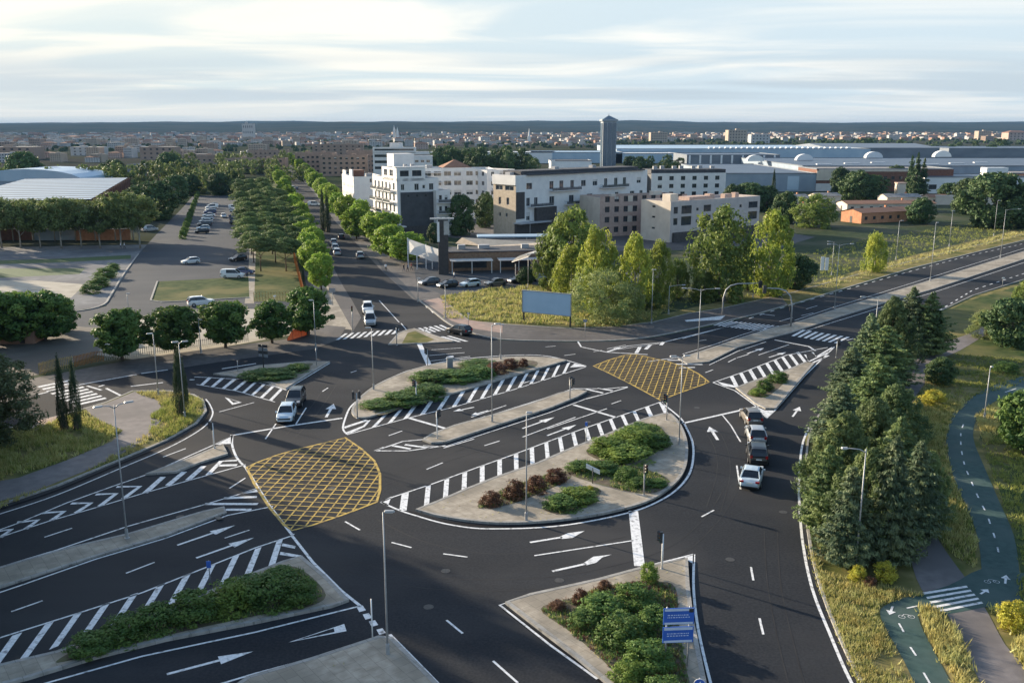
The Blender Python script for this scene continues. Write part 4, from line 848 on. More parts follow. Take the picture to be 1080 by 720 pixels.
def gantry(bx,by,ty,tx,label,z):
    p=P(bx,by,z); q=P(tx,by+ (334-by)*.0,z); h=HT(by,ty); L=(P(tx,by,z)-p).length; s=1 if tx>bx else -1
    t=thing('signal_mast',label,'traffic light',p,0 if s>0 else math.pi,'arched signal masts')
    MB().tube([(0,0,0),(0,0,h*.55),(.35,0,h*.8),(1.1,0,h*.94),(2.2,0,h),(L,0,h+.1)],[.13,.12,.11,.10,.09,.07],STEEL,9).build('mast_arm',t,True)
    b=MB(); b.box((L,0,h-.1),(.5,.35,1.2),DARKM); hd=b.build('signal_head',t)
    for k,mm in enumerate((RED,AMB,GRN)):
        MB().tube([(L,-.18,h+.28-.38*k),(L,-.36,h+.30-.38*k)],[.16,.15],mm if False else DARKM,8,False).build('visor',hd)
    b=MB(); b.box((.15,-.16,2.7),(.3,.2,.85),DARKM); b.build('repeater_head',t)
gantry(762,332,298,800,'arched signal mast on the far verge reaching over the road','' and 0 or .05)
gantry(834,344,303,804,'arched signal mast on the eastern median reaching over the road',.14)
def sign_post(bx,by,ty,label,kind,face,w=.6,z=.14,col=None,name='road_sign'):
    h=max(1.2,HT(by,ty)); t=thing(name,label,'sign',P(bx,by,z),face)
    MB().tube([(0,0,0),(0,0,h)],.04,col or STEEL,7).build('pole',t,True)
    if kind=='round':
        b=MB(); b.tube([(.05,0,h-w/2),(.075,0,h-w/2)],w/2,WHITE,20); o=b.build('sign_plate',t)
        b=MB(); b.tube([(.074,0,h-w/2),(.082,0,h-w/2)],w/2*.92,SIGNB,20); b.build('sign_face',o)
        b=MB(); c=h-w/2; b.add([(.086,-.03,c+.2*w),(.086,.12*w,c-.05),(.086,-.18*w,c-.28*w),(.086,.05,c+.24*w)],[(0,1,2,3)],WHITE); b.box((.086,.03,c+.02),(.006,.09*w,.45*w),WHITE); b.build('sign_arrow',o)
    elif kind=='back':
        b=MB(); b.box((.05,0,h-w*.35),(.03,w,w*.7),SIGNBK); b.build('sign_plate',t)
    elif kind=='white':
        b=MB(); b.box((.05,0,h-w*.25),(.03,w,w*.5),WHITE); b.build('sign_plate',t)
    elif kind=='blue':
        b=MB(); b.box((.05,0,h-w*.5),(.03,w*.6,w),SIGNB); b.build('sign_plate',t)
    return t
sign_post(737,740,711,'round blue keep-side sign with a white arrow at the bottom border','round',R(-100),.62)
sign_post(222,617,588,'leaning slim post with a small blue plate on the lower left hatching','blue',R(-90),.5,z=.02)
sign_post(618,467,443,'slim white post with a small blue plate on the roundabout hatching','blue',R(-90),.4,z=.02,col=WHITE)
sign_post(393,675,626,'white topped marker post at the give way line by the bottom pavement','none',0,z=.03,col=WHITE)
sign_post(617,355,336,'small sign seen from behind on the far pavement right of the billboard','back',R(90),.6,z=.12)
sign_post(494,345,329,'small sign on the far pavement behind the dark car','back',R(60),.5,z=.12)
sign_post(334,386,366,'slim sign post on the right of the small hedge island','back',R(60),.4)
sign_post(290,320,311,'small white sign post on the strip below the lawn','white',R(-60),.5,z=.02)
sign_post(1057,303,292,'small white marker post at the road edge near the right border','white',R(-90),.5,z=.05)
sign_post(351,322,303,'dark square sign on a post at the end of the footpath','back',R(-90),1.1,z=.03)
sign_post(200,394,384,'small sign at the back of the hedge island','back',R(30),.4,z=.12) if False else None
sign_post(251,392,379,'thin marker post at the left of the small hedge island','none',0)
# small tilted panel on the roundabout island
t=thing('info_panel','small white tilted panel on a post among the island shrubs','sign',P(625,510,.14),R(-25))
MB().tube([(0,0,0),(0,0,1.5)],.05,DARKM,7).build('pole',t,True)
b=MB(); b.add([(-.62,-.05,1.75),(.62,-.05,1.35),(.62,.0,.95),(-.62,0,1.35),(-.62,.03,1.75),(.62,.03,1.35),(.62,.08,.95),(-.62,.08,1.35)],[(0,3,2,1),(4,5,6,7),(0,1,5,4),(1,2,6,5),(2,3,7,6),(3,0,4,7)],WHITE); b.build('panel',t)
# blue direction boards
t=thing('direction_sign','blue direction boards with white strips beside the near triangular bed','sign',P(704,703,.14),R(4))
h=HT(703,633)
for x in (-.15,1.15): MB().tube([(x,0,0),(x,0,h+.05)],.05,STEEL,8).build('pole',t,True)
SIGNW=M('sign_white_strip',(.55,.62,.75),(.6,.66,.78),3,.4)
def board(zc,hh,strips,sq):
    b=MB(); b.box((.5,-.09,zc),(1.75,.05,hh),SIGNB); o=b.build('board',t)
    for zz,sh in strips:
        MB().box((.5,-.1195,zc+zz),(1.62,.006,sh),SIGNW).build('white_strip',o)
    b=MB(); r=random.Random(int(zc*10)); x=-.2
    for row in (-.06,.08):
        x=-.15
        while x<1.05:
            w_=r.uniform(.05,.16); b.box((x+w_/2,-.1185,zc+row),(w_*.8,.005,.055),SIGNW); x+=w_+.03
    b.build('lettering',o)
    if sq: MB().box((1.2,-.125,zc+hh*.34),(.26,.012,.22),DARKM).build('pictogram',o)
board(h-.48,1.0,((.40,.15),(-.42,.12)),True); board(h-1.62,.98,((.38,.17),(-.40,.13)),False)
# stack of boards seen from behind on the hedge island
t=thing('direction_sign','tall stack of dark boards seen from behind on the small hedge island','sign',P(278,388,.14),R(70))
MB().tube([(0,0,0),(0,0,HT(388,362))],.07,DARKM,8).build('pole',t,True)
for k in range(4): MB().box((.09,0,HT(388,362)-.22-k*.42),(.05,1.35,.37),SIGNBK if k%2 else DARKM).build('board',t)
# cabinet
t=thing('utility_cabinet','grey steel utility cabinet at the back of the upper island','cabinet',P(474.5,388,.14),R(10))
MB().box((0,0,.7),(.75,.45,1.3),STEEL).build('body',t); MB().box((0,0,.03),(.8,.5,.06),KERB).build('plinth',t); MB().box((0,0,1.38),(.82,.52,.06),STEEL).build('lid',t); MB().box((0,-.232,.7),(.66,.015,1.15),SIGNBK).build('door',t)
# billboard
p=P(552,340); q=P(601,345); L=(q-p).length; t=thing('billboard','large blank sky-blue billboard on two posts in the meadow','billboard',p,math.atan2(q.y-p.y,q.x-p.x))
BBM=M('billboard_blue',(.36,.52,.66),(.40,.56,.70),.6,.35); h=HT(342,306)
for x in (0,L): MB().box((x,.15,h/2),(.22,.22,h),DARKM).build('post',t)
bb=MB().box((L/2,0,h-1.75),(L+.25,.12,3.5),BBM).build('panel',t)
b=MB()
for zz in (h-.03,h-3.47): b.box((L/2,-.03,zz),(L+.4,.22,.1),STEEL)
for x in (-.15,L+.15): b.box((x,-.03,h-1.75),(.1,.22,3.36),STEEL)
b.build('frame',t)
# white twin panels
t=thing('panel_sign','two white upright panels on posts at the roadside verge','sign',P(869,288),R(-10))
for x,hh in ((-.45,3.5),(.45,3.3)):
    MB().box((x,0,.6+(hh-.6)/2),(.72,.1,hh-.6),WHITE).build('panel',t); MB().tube([(x,.08,0),(x,.08,hh)],.05,DARKM,6).build('post',t)
t=thing('recycling_bin','dark green waste container on the verge by the big road','bin',P(842,299),R(15))
BING=M('bin_green',(.02,.045,.03),(.03,.06,.04),3,.5)
MB().box((0,0,.75),(1.5,1.1,1.3),BING,0,1.08).build('body',t); MB().tube([(-.8,0,1.45),(.8,0,1.45)],.28,BING,10).build('lid',t)
for x in (-.6,.6): MB().tube([(x,-.45,.09),(x+.08,-.45,.09)],.09,DARKM,8).build('wheel',t)
# fences
WOODO=M('orange_wood',(.34,.13,.035),(.48,.22,.07),4,.8); WOODY=M('yellow_wood',(.38,.27,.10),(.50,.37,.15),4,.8)
FGREY=M('grey_picket',(.40,.39,.37),(.52,.51,.48),4,.7)
def fence(px,h,step,mat,label,z=.0,rails=(.3,.85),group=None,pw=.07,name='picket_fence'):
    t=thing(name,label,'fence',(0,0,0),0,group); L=plen(px); b=MB(); s=0
    while s<L:
        c=along(px,s); b.box((c.x,c.y,z+h/2),(pw,.05,h*random.uniform(.93,1.05)),mat); s+=step
    b.build('pickets',t)
    g=G(px); b=MB()
    for r in rails: b.tube([(q.x,q.y+.06,z+h*r) for q in g],.035,mat,4)
    b.build('rail',t); return t
fence([(42,397),(58,392),(78,388.5)],1.6,.22,WOODY,'yellowish picket fence at the left end of the dirt lot',.12)
fence([(79,388),(100,383),(110,381.5)],1.5,.2,WOODO,'orange picket fence at the corner of the dirt lot',.12)
fence([(111,381),(140,377.5),(185,371.5),(235,364.5),(262,361)],1.25,.28,FGREY,'pale grey picket fence behind the clipped round trees',.12)
fence([(268,318),(290,317.3),(318,317)],1.7,.5,WOODY,'row of yellow wooden stakes along the front of the pine lawn',.02,(.35,.8),None,.09)
fence([(321,317),(317,300),(313,284),(310,272)],1.9,.22,WOODO,'tall wooden fence along the right side of the pine lawn',.02,(.2,.8),None,.2)
t=thing('barrier_netting','orange plastic barrier netting under the right clipped trees','barrier',(0,0,0))
NET=M('orange_netting',(.50,.17,.06),(.60,.26,.12),3,.7,trans=.3)
pts=[P(303,359.5),P(309,358),P(318,355),P(327,352.5)]; b=MB()
hs=(.3,1.5,1.2,.9)
for i in range(3): b.add([pts[i],pts[i+1],pts[i+1]+Vector((0,0,hs[i+1])),pts[i]+Vector((0,0,hs[i])),pts[i]+Vector((0,.03,0)),pts[i+1]+Vector((0,.03,0)),pts[i+1]+Vector((0,.03,hs[i+1])),pts[i]+Vector((0,.03,hs[i]))],[(0,1,2,3),(5,4,7,6),(3,2,6,7),(1,0,4,5)],NET)
b.build('netting',t)
for p_ in pts: MB().tube([p_,p_+Vector((0,0,1.6))],.03,DARKM,5).build('stake',t)

# ------------------------------------------------------------------ cars
GLASS=M('car_glass',(.012,.016,.022),None,rough=.08,spec=.7)
TYRE=M('tyre',(.015,.015,.016),None,rough=.85); RIM=M('wheel_rim',(.40,.41,.42),None,rough=.35,metal=.6)
HEADL=M('headlight_glass',(.75,.77,.8),None,rough=.12); TAILL=M('taillight_red',(.35,.015,.015),None,rough=.2); PLATE=M('number_plate',(.75,.75,.72),None,rough=.5)
TRIM=M('black_trim',(.018,.018,.02),None,rough=.6)
def paint(n,c,met=.0): return M('car_paint_'+n,c,None,rough=.35,metal=met,coat=.35)
CP=dict(white=paint('white',(.72,.73,.73)),silver=paint('silver',(.42,.44,.46),.3),ice=paint('ice_blue',(.50,.60,.68),.15),black=paint('black',(.018,.019,.022)),grey=paint('grey',(.10,.105,.115),.2),blue=paint('blue',(.03,.06,.16)),brown=paint('bronze',(.22,.20,.18),.3),red=paint('red',(.3,.02,.02)))
def car_meshes(kind):
    L,W,H=dict(hatch=(4.1,1.78,1.48),sedan=(4.5,1.8,1.46),suv=(4.4,1.84,1.66),van=(4.7,1.85,1.85))[kind]
    # stations: x, z of hood/shoulder line, half width, then greenhouse start/roof/end
    x0=-L/2
    prof=dict(hatch=[(0,.62),(.02,.78),(.06,.92),(.16,.97),(.5,.95),(.70,.93),(.78,.90),(.92,.80),(.98,.68),(1,.5)],
              sedan=[(0,.60),(.015,.80),(.06,.93),(.18,.96),(.5,.93),(.68,.92),(.76,.88),(.92,.78),(.985,.66),(1,.48)],
              suv=[(0,.65),(.015,.9),(.05,1.05),(.16,1.08),(.5,1.05),(.70,1.04),(.78,1.01),(.93,.94),(.985,.8),(1,.55)],
              van=[(0,.6),(.008,.95),(.03,1.1),(.16,1.1),(.5,1.08),(.76,1.06),(.82,1.02),(.94,.88),(.985,.75),(1,.5)])[kind]
    gh=dict(hatch=[(.015,.95),(.07,1.22),(.14,1.43),(.25,1.48),(.45,1.48),(.55,1.43),(.64,1.20),(.745,.91)],
            sedan=[(.14,.95),(.22,1.2),(.29,1.40),(.38,1.46),(.50,1.46),(.57,1.41),(.66,1.17),(.745,.90)],
            suv=[(.01,1.06),(.045,1.38),(.09,1.60),(.2,1.66),(.45,1.66),(.56,1.61),(.65,1.36),(.75,1.02)],
            van=[(.004,1.08),(.008,1.4),(.02,1.78),(.1,1.85),(.55,1.85),(.64,1.8),(.72,1.5),(.81,1.04)])[kind]
    hw=W/2; body=MB(); vs=[]; fs=[]; n=len(prof)
    for i,(t,z) in enumerate(prof):
        e=min(1,.80+.2*min(t,1-t)/.12); w=hw*e; x=x0+t*L; zb=.22 if .04<t<.96 else .30
        for y,zz in ((-w*.93,zb),(-w,.42),(-w*.985,z-.12),(-w*.9,z),(0,z+.02),(w*.9,z),(w*.985,z-.12),(w,.42),(w*.93,zb)): vs.append((x,y,zz))
    for i in range(n-1):
        for k in range(8): fs.append((i*9+k,i*9+k+1,(i+1)*9+k+1,(i+1)*9+k))
        fs.append(((i+1)*9,(i+1)*9+8,i*9+8,i*9))
    fs.append(tuple(range(9))); fs.append(tuple(range((n-1)*9+8,(n-1)*9-1,-1)))
    P0=dict(L=L,W=W,H=H,body=(vs,fs),gh=[(x0+t*L,z) for t,z in gh],prof=prof,x0=x0)
    return P0
CARM={}
def car_proto(kind,col):
    key=(kind,col)
    if key in CARM: return CARM[key]
    d=car_meshes(kind); pm_=CP[col]; L,W=d['L'],d['W']; hw=W/2; x0=d['x0']; g=d['gh']; out={}
    b=MB(); vs,fs=d['body']; b.add(vs,fs,pm_); out['body']=b.build('body',mesh_only=True,smooth=False)
    # roof + pillars (body colour) and glass panes slightly inside
    top=g[2:6]; rw=lambda z: hw*(.90-.20*max(0,(z-.95)/(d['H']-.95)))
    b=MB(); v=[];f=[]
    for x,z in top:
        w=rw(z); v+= [(x,-w,z-.03),(x,-w*.8,z+.012),(x,0,z+.03),(x,w*.8,z+.012),(x,w,z-.03)]
    for i in range(len(top)-1):
        for k in range(4): f.append((i*5+k,i*5+k+1,(i+1)*5+k+1,(i+1)*5+k))
    b.add(v,f,pm_)
    def pil(i,j,w=.09):
        (xa,za),(xb,zb)=g[i],g[j]
        for s in (-1,1): b.tube([(xa,s*rw(za)*.985,za),(xb,s*rw(zb)*.985,zb-.02)],w/2,pm_,5)
    pil(0,2,.13); pil(7,5,.08)
    xm=(g[3][0]+g[4][0])/2-.05
    for s in (-1,1): b.tube([(xm-.05,s*rw(.98)*.99,.95),(xm,s*rw(1.4)*.99,g[3][1]-.06)],.05,TRIM,5)
    if kind=='van':
        for s in (-1,1): b.add([(g[1][0],s*hw*.9,1.05),(xm-.3,s*hw*.9,1.05),(xm-.3,s*rw(1.8)*1.005,1.8),(g[2][0],s*rw(1.8)*1.005,1.8)],[(0,1,2,3) if s<0 else (3,2,1,0)],pm_)
    out['roof']=b.build('roof',mesh_only=True)
    b=MB(); v=[]; f=[]
    for x,z in g:
        w=rw(z)*.97; v+=[(x,-w,z-.03),(x,w,z-.03)]
    nb=len(g)
    for i in range(nb-1):
        if not 2<=i<=4: f.append((2*i,2*i+1,2*i+3,2*i+2))
    b.add(v,f,GLASS)
    # side glass
    belt=lambda x: .9*0+ (1.02 if kind in('suv','van') else .93)
    for s in (-1,1):
        vv=[]; 
        for x,z in g: vv+=[(x,s*hw*.885,belt(x)-.05),(x,s*rw(z)*.97,max(z-.03,belt(x)-.04))]
        ff=[(2*i,2*i+2,2*i+3,2*i+1) if s<0 else (2*i+1,2*i+3,2*i+2,2*i) for i in range(nb-1)]
        b.add(vv,ff,GLASS)
    out['window_glass']=b.build('window_glass',mesh_only=True)
    b=MB(); b.tube([(0,-.11,0),(0,.11,0)],.325,TYRE,16); out['wheel']=b.build('wheel',mesh_only=True)
    b=MB(); b.tube([(0,-.118,0),(0,.118,0)],.21,RIM,12); out['rim']=b.build('rim',mesh_only=True)
    hz=.68 if kind in('hatch','sedan') else .82
    b=MB(); b.box((0,0,0),(.16,.36,.15),HEADL,0,.9); out['headlight']=b.build('headlight',mesh_only=True)
    b=MB(); b.box((0,0,0),(.12,.22,.28) if kind!='sedan' else (.12,.34,.16),TAILL); out['taillight']=b.build('taillight',mesh_only=True)
    b=MB(); b.box((0,0,0),(.04,.5,.11),PLATE); out['number_plate']=b.build('number_plate',mesh_only=True)
    b=MB(); b.box((0,0,0),(.14,1.25,.13),TRIM); out['grille']=b.build('grille',mesh_only=True)
    b=MB(); b.box((0,0,0),(.14,.2,.13),pm_,0,.8); out['mirror']=b.build('mirror',mesh_only=True)
    b=MB(); b.box((0,0,0),(.16,W*.78,.14),TRIM); out['bumper']=b.build('bumper',mesh_only=True)
    CARM[key]=(d,out,hz); return CARM[key]
def car(kind,col,loc,rz,label,group=None,name='parked_car',far=False):
    d,o,hz=car_proto(kind,col); t=thing(name,label,'van' if kind=='van' else 'car',loc,rz,group); L,W=d['L'],d['W']
    link('body',o['body'],t); link('roof',o['roof'],t); link('window_glass',o['window_glass'],t)
    for x in (-L*.30,L*.31):
        for y in (-W/2+.10,W/2-.10):
            w=link('wheel',o['wheel'],t); w.location=(x,y,.325)
            if not far: link('rim',o['rim'],w)
    for y in (-W*.36,W*.36):
        h=link('headlight',o['headlight'],t); h.location=(L/2-.10,y*.98,hz); 
        h=link('taillight',o['taillight'],t); h.location=(-L/2+.045,y*1.02,hz+.14)
        if not far: h=link('mirror',o['mirror'],t); h.location=(L*.17,(W/2+.07)*(1 if y>0 else -1),hz+.28)
    if not far:
        for x in (-L/2-.005,L/2+.005): h=link('number_plate',o['number_plate'],t); h.location=(x,0,.55 if x>0 else .72)
        h=link('grille',o['grille'],t); h.location=(L/2-.04,0,.55)
        h=link('bumper',o['bumper'],t); h.location=(-L/2+.06,0,.36)
    return t
def cpx(kind,col,px,py,to,label,group=None,name='parked_car',far=False,z=.022): return car(kind,col,P(px,py,z),ang((px,py),to),label,group,name,far)
DRV='waiting_car'
cpx('hatch','ice',302.5,441,(290,470),'pale ice-blue hatchback facing us at the stop line, first of two',None,DRV)
cpx('suv','black',312,425.5,(303,441),'dark car waiting close behind the pale hatchback',None,DRV)
cpx('hatch','brown',792,444,(779,426),'bronze car at the head of the four-car queue by the conifers',None,DRV)
cpx('hatch','silver',797,463,(790,444),'silver-roofed car with a dark rear window, second in the queue',None,DRV)
cpx('suv','black',798.5,484,(795,464),'black off-road car with a pale roof glint, third in the queue',None,DRV)
cpx('sedan','ice',792.5,508,(799,484),'pale silver-blue saloon, last of the queue by the conifers',None,DRV)
cpx('hatch','black',484,352,(470,349.5),'dark hatchback turning before the far zebra, side on',None,DRV)
cpx('suv','white',388,329,(390,350),'white car second in line before the avenue zebra',None,DRV)
cpx('van','silver',390.5,341.5,(392,360),'silver van first in line before the avenue zebra',None,DRV)
cpx('suv','white',212,322,(230,320.5),'white estate-like car passing below the car park lawn',None,'passing_car')
cpx('hatch','white',201,278,(190,279),'white car parked alone in the middle of the car park',None)
cpx('hatch','black',251,275,(240,276.5),'black car parked at the right side of the near car park',None)
cpx('van','white',246,293,(260,293),'white van parked at the near right corner of the car park',None)
cpx('sedan','blue',257,289,(270,289),'dark blue car parked behind the white van',None)
cpx('van','silver',158,244,(170,243),'silver van parked under the tall trees at the car park road',None)
cpx('hatch','white',236,229.5,(236.3,240),'small white car driving down the far car park aisle',None,'passing_car')
for i,(x,y,k,c) in enumerate(((213,246,'hatch','black'),(214.5,242.5,'hatch','ice'),(216,238.5,'suv','grey'),(217.5,235,'sedan','silver'),(219,231.8,'hatch','white'),(220.5,228.6,'sedan','white'),(221.5,225.5,'suv','blue'),(222.5,222.8,'hatch','white'),(223.5,220.2,'van','white'),(224.5,217.8,'hatch','silver'))):
    cpx(k,c,x,y,(x-12,y+.4),'%s car, number %s from the near end in the left car park row'%(dict(black='black',ice='pale blue',grey='grey',silver='silver',white='white',blue='dark blue')[c],('one','two','three','four','five','six','seven','eight','nine','ten')[i]),'cars in the left car park row',far=True)
for i,(x,y,k,c) in enumerate(((249.5,237,'hatch','black'),(249,233,'hatch','grey'),(248.5,229.5,'sedan','blue'),(248.2,224,'hatch','white'),(248,221,'van','white'))):
    cpx(k,c,x,y,(x+12,y+.3),'%s car, number %s from the near end in the right car park row'%(dict(black='black',grey='grey',white='white',blue='dark blue')[c],('one','two','three','four','five')[i]),'cars in the right car park row',far=True)
cpx('suv','silver',380,272,(377,264),'silver car driving away up the avenue',None,'passing_car')
cpx('van','white',331.5,217,(341,217),'white van crossing the avenue far back',None,'passing_car')
for i,(x,y,k,c) in enumerate(((352,258,'suv','silver'),(353.5,263,'hatch','white'),(355.5,268.5,'suv','silver'),(360,252,'hatch','black'),(312,204,'hatch','silver'),(309,199,'hatch','white'),(313,200,'sedan','grey'))):
    cpx(k,c,x,y,(x-3,y-8),('silver car parked in the shade left of the avenue, farther one','white car parked between two silver ones left of the avenue','silver car parked nearest to us left of the avenue','dark car on the avenue by the pair of cypresses','small silver car far up the avenue','small white car farthest up the avenue','small grey car far up the avenue')[i],'cars on the avenue',far=True)
for i,(x,y,k,c,l) in enumerate(((472,303,'hatch','black','black car at the left end of the row before the restaurants'),(496,302,'hatch','ice','pale blue car in the row before the restaurants'),(523,301,'sedan','grey','dark grey saloon in the row before the restaurants'),(546,298,'hatch','black','black car before the arched canopy'),(568,296,'sedan','silver','silver car near the poplars before the restaurants'),(590,294,'hatch','white','white car half hidden by the poplar clump'),(453,300,'hatch','grey','dark car under the trees left of the restaurants'))):
    cpx(k,c,x,y,(x-12,y+1.2),l,None,far=True,z=.02)

# ------------------------------------------------------------------ people (about seven pixels tall in the picture)
def person(px,py,rz,label,top,leg,z=.03,stride=.18):
    V=[(0,0,.95),(0,0,1.15),(0,0,1.38),(0,0,1.5),(.02,0,1.66),(.02,0,1.74), (0,.09,.9),(stride,.10,.5),(stride*.9,.1,.08),(stride*.9+.16,.1,.04),(0,-.09,.9),(-stride*.5,-.10,.5),(-stride*1.5,-.1,.09),(-stride*1.5+.15,-.1,.04),(0,.19,1.40),(-.06,.24,1.12),(.04,.24,.86),(0,-.19,1.40),(.08,-.24,1.12),(.2,-.23,.90)]
    E_=[(0,1),(1,2),(2,3),(3,4),(4,5),(0,6),(6,7),(7,8),(8,9),(0,10),(10,11),(11,12),(12,13),(2,14),(14,15),(15,16),(2,17),(17,18),(18,19)]
    r=[.15,.14,.15,.055,.10,.07,.10,.07,.045,.04,.10,.07,.045,.04,.07,.05,.035,.07,.05,.035]
    me=bpy.data.meshes.new('tmp'); me.from_pydata(V,E_,[]); o=bpy.data.objects.new('tmp',me); COL.objects.link(o)
    md=o.modifiers.new('s','SKIN'); 
    for i,sv in enumerate(me.skin_vertices[0].data): sv.radius=(r[i],r[i]); sv.use_root=(i==0)
    sb=o.modifiers.new('u','SUBSURF'); sb.levels=1; sb.render_levels=1
    dg=bpy.context.evaluated_depsgraph_get(); m2=bpy.data.meshes.new_from_object(o.evaluated_get(dg)); bpy.data.objects.remove(o)
    SK=M('skin',(.45,.27,.19),None,rough=.6); HR=M('hair',(.03,.02,.015),None)
    mats=[M('cloth_'+top[0],top[1],None,rough=.9),M('cloth_'+leg[0],leg[1],None,rough=.9),SK,HR]; m2.materials.clear()
    for m in mats: m2.materials.append(m)
    for p_ in m2.polygons:
        c=p_.center; p_.use_smooth=True
        p_.material_index = 1 if c.z<.93 and abs(c.y)<.2 else (2 if c.z>1.47 or (abs(c.y)>.18 and c.z<1.05) else 0)
        if c.z>1.70 or (c.z>1.58 and c.x<-.02): p_.material_index=3
    o=link('person',m2); o.location=P(px,py,z); o.rotation_euler=(0,0,rz); tag(o,label,'person'); return o
WT=('white',(.75,.75,.75)); BK=('black',(.03,.03,.035)); BL=('denim',(.05,.07,.12)); RD=('maroon',(.2,.05,.05))
person(127.5,262.5,.3,'person in a white shirt walking at the car park corner, left one',WT,BL)
person(131.5,262.5,.3,'person in a white shirt walking at the car park corner, right one',WT,BK)
person(426,286.5,2.6,'person in dark clothes on the footway near the torn white awning, left one',BK,BL)
person(430,286.5,2.9,'person in dark clothes on the footway near the torn white awning, right one',BL,BK)
person(434,285,3.3,'person in a maroon top on the footway near the dark pillar',RD,BK)
person(479,295,.2,'person in a white top between the parked cars by the restaurants',WT,BL)
person(407,286,2,'person in a white top under the street trees on the right footway',WT,BK)
# ------------------------------------------------------------------ buildings
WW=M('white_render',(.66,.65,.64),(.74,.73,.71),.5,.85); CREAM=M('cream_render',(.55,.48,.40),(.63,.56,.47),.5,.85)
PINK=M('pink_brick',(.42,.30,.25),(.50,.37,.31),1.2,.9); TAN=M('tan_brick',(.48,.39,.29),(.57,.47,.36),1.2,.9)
SLATE=M('slate_cladding',(.045,.048,.055),(.065,.068,.075),.8,.6); DBRICK=M('dark_brick',(.055,.05,.05),(.08,.072,.07),1.5,.9)
RBRICK=M('red_brown_brick',(.15,.07,.05),(.20,.10,.07),1.2,.9); OBRICK=M('orange_brick',(.45,.20,.11),(.55,.27,.15),1.2,.9)
BRWN=M('brown_brick',(.28,.205,.16),(.36,.265,.21),.6,.9); GREYW=M('grey_render',(.34,.34,.35),(.42,.42,.43),.5,.85)
ROOFG=M('roof_gravel',(.20,.195,.19),(.30,.29,.28),.6,.95); ROOFD=M('dark_roof',(.045,.047,.055),(.07,.072,.08),.7,.8)
TILE=M('roof_tiles',(.22,.115,.075),(.32,.17,.11),1.5,.9,stretch=(1,6,1)); METALB=M('blue_grey_metal',(.22,.28,.35),(.27,.33,.40),.2,.5,.2)
METALG=M('grey_metal_roof',(.13,.155,.19),(.19,.215,.25),.15,.5,.2,stretch=(.3,8,1)); METALD=M('dark_metal_roof',(.085,.11,.15),(.115,.145,.185),.15,.5,.2)
METALL=M('light_blue_roof',(.33,.45,.56),(.41,.52,.62),.1,.45,.15); METALW=M('white_panel',(.68,.70,.71),(.74,.75,.76),.3,.5)
WGLASS=M('window_glass',(.02,.027,.036),(.045,.055,.065),.4,.08,spec=.6); WFRM=M('window_frame',(.5,.5,.5),None,rough=.5); WFRD=M('dark_window_frame',(.06,.055,.05),None,rough=.5)
CANV=M('canopy_white',(.76,.75,.73),(.82,.81,.79),.6,.7,trans=.45); TERR=M('terrace_wood',(.20,.13,.09),(.28,.19,.13),2,.85)
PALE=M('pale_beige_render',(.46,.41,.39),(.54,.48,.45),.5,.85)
RAILG=M('balcony_glass',(.09,.10,.11),(.13,.14,.15),.5,.2)
BLIND=M('roller_blind',(.55,.54,.52),None,rough=.7)
WMESH={}
def window(parent, x, y, z, w, h, rz, frame=WFRM, sub=True, blind=0):
    key=(round(w,2),round(h,2),frame.name,sub)
    if key not in WMESH:
        b=MB(); f=.07
        b.box((0,.0,-h/2+f/2),(w,.06,f),frame); b.box((0,0,h/2-f/2),(w,.06,f),frame)
        for x_ in (-w/2+f/2,w/2-f/2): b.box((x_,0,0),(f,.06,h-2*f),frame)
        if w>.9: b.box((0,0,0),(f,.055,h-2*f),frame)
        p=MB().box((0,.02,0),(w-.1,.02,h-.1),WGLASS)
        if not sub: b.box((0,.02,0),(w-.1,.02,h-.1),WGLASS)
        WMESH[key]=(b.build('window',mesh_only=True),p.build('pane',mesh_only=True))
    o=link('window',WMESH[key][0],parent); o.location=(x,y,z); o.rotation_euler=(0,0,rz)
    if sub: link('pane',WMESH[key][1],o)
    if blind:
        s=link('blind',MB().box((0,-.005,h/2-h*blind/2),(w-.16,.02,h*blind),BLIND).build('blind',mesh_only=True),o)
    return o
def facade(b, o, ud, width, z0, z1, rects, mat, dep=.22):
    """wall plane with real window openings and reveals; returns opening centres"""
    ux,uy=ud; nx,ny=uy,-ux
    xs=sorted({0,width}|{q for r in rects for q in r[:2]}); zs=sorted({z0,z1}|{q for r in rects for q in r[2:]})
    pt=lambda u,z,d=0:(o[0]+ux*u-nx*d,o[1]+uy*u-ny*d,z)
    for i in range(len(xs)-1):
        for j in range(len(zs)-1):
            cx,cz=(xs[i]+xs[i+1])/2,(zs[j]+zs[j+1])/2
            if any(r[0]<cx<r[1] and r[2]<cz<r[3] for r in rects): continue
            b.add([pt(xs[i],zs[j]),pt(xs[i+1],zs[j]),pt(xs[i+1],zs[j+1]),pt(xs[i],zs[j+1])],[(0,1,2,3)],mat)
    for r in rects:
        a,c,d,e=r
        b.add([pt(a,d),pt(c,d),pt(c,e),pt(a,e),pt(a,d,dep),pt(c,d,dep),pt(c,e,dep),pt(a,e,dep)],[(0,4,5,1),(1,5,6,2),(2,6,7,3),(3,7,4,0)],mat)
    return [(pt((r[0]+r[1])/2,(r[2]+r[3])/2,dep-.05),r[1]-r[0],r[3]-r[2],math.atan2(uy,ux)) for r in rects]
def grid(width, z0, fh, nf, n, w, h, sill=1.0, m=1.0, skip=()):
    out=[]; 
    for f in range(nf):
        for i in range(n):
            if (f,i) in skip: continue
            c=m+(width-2*m)*(i+.5)/n; out.append((c-w/2,c+w/2,z0+f*fh+sill,z0+f*fh+sill+h))
    return out
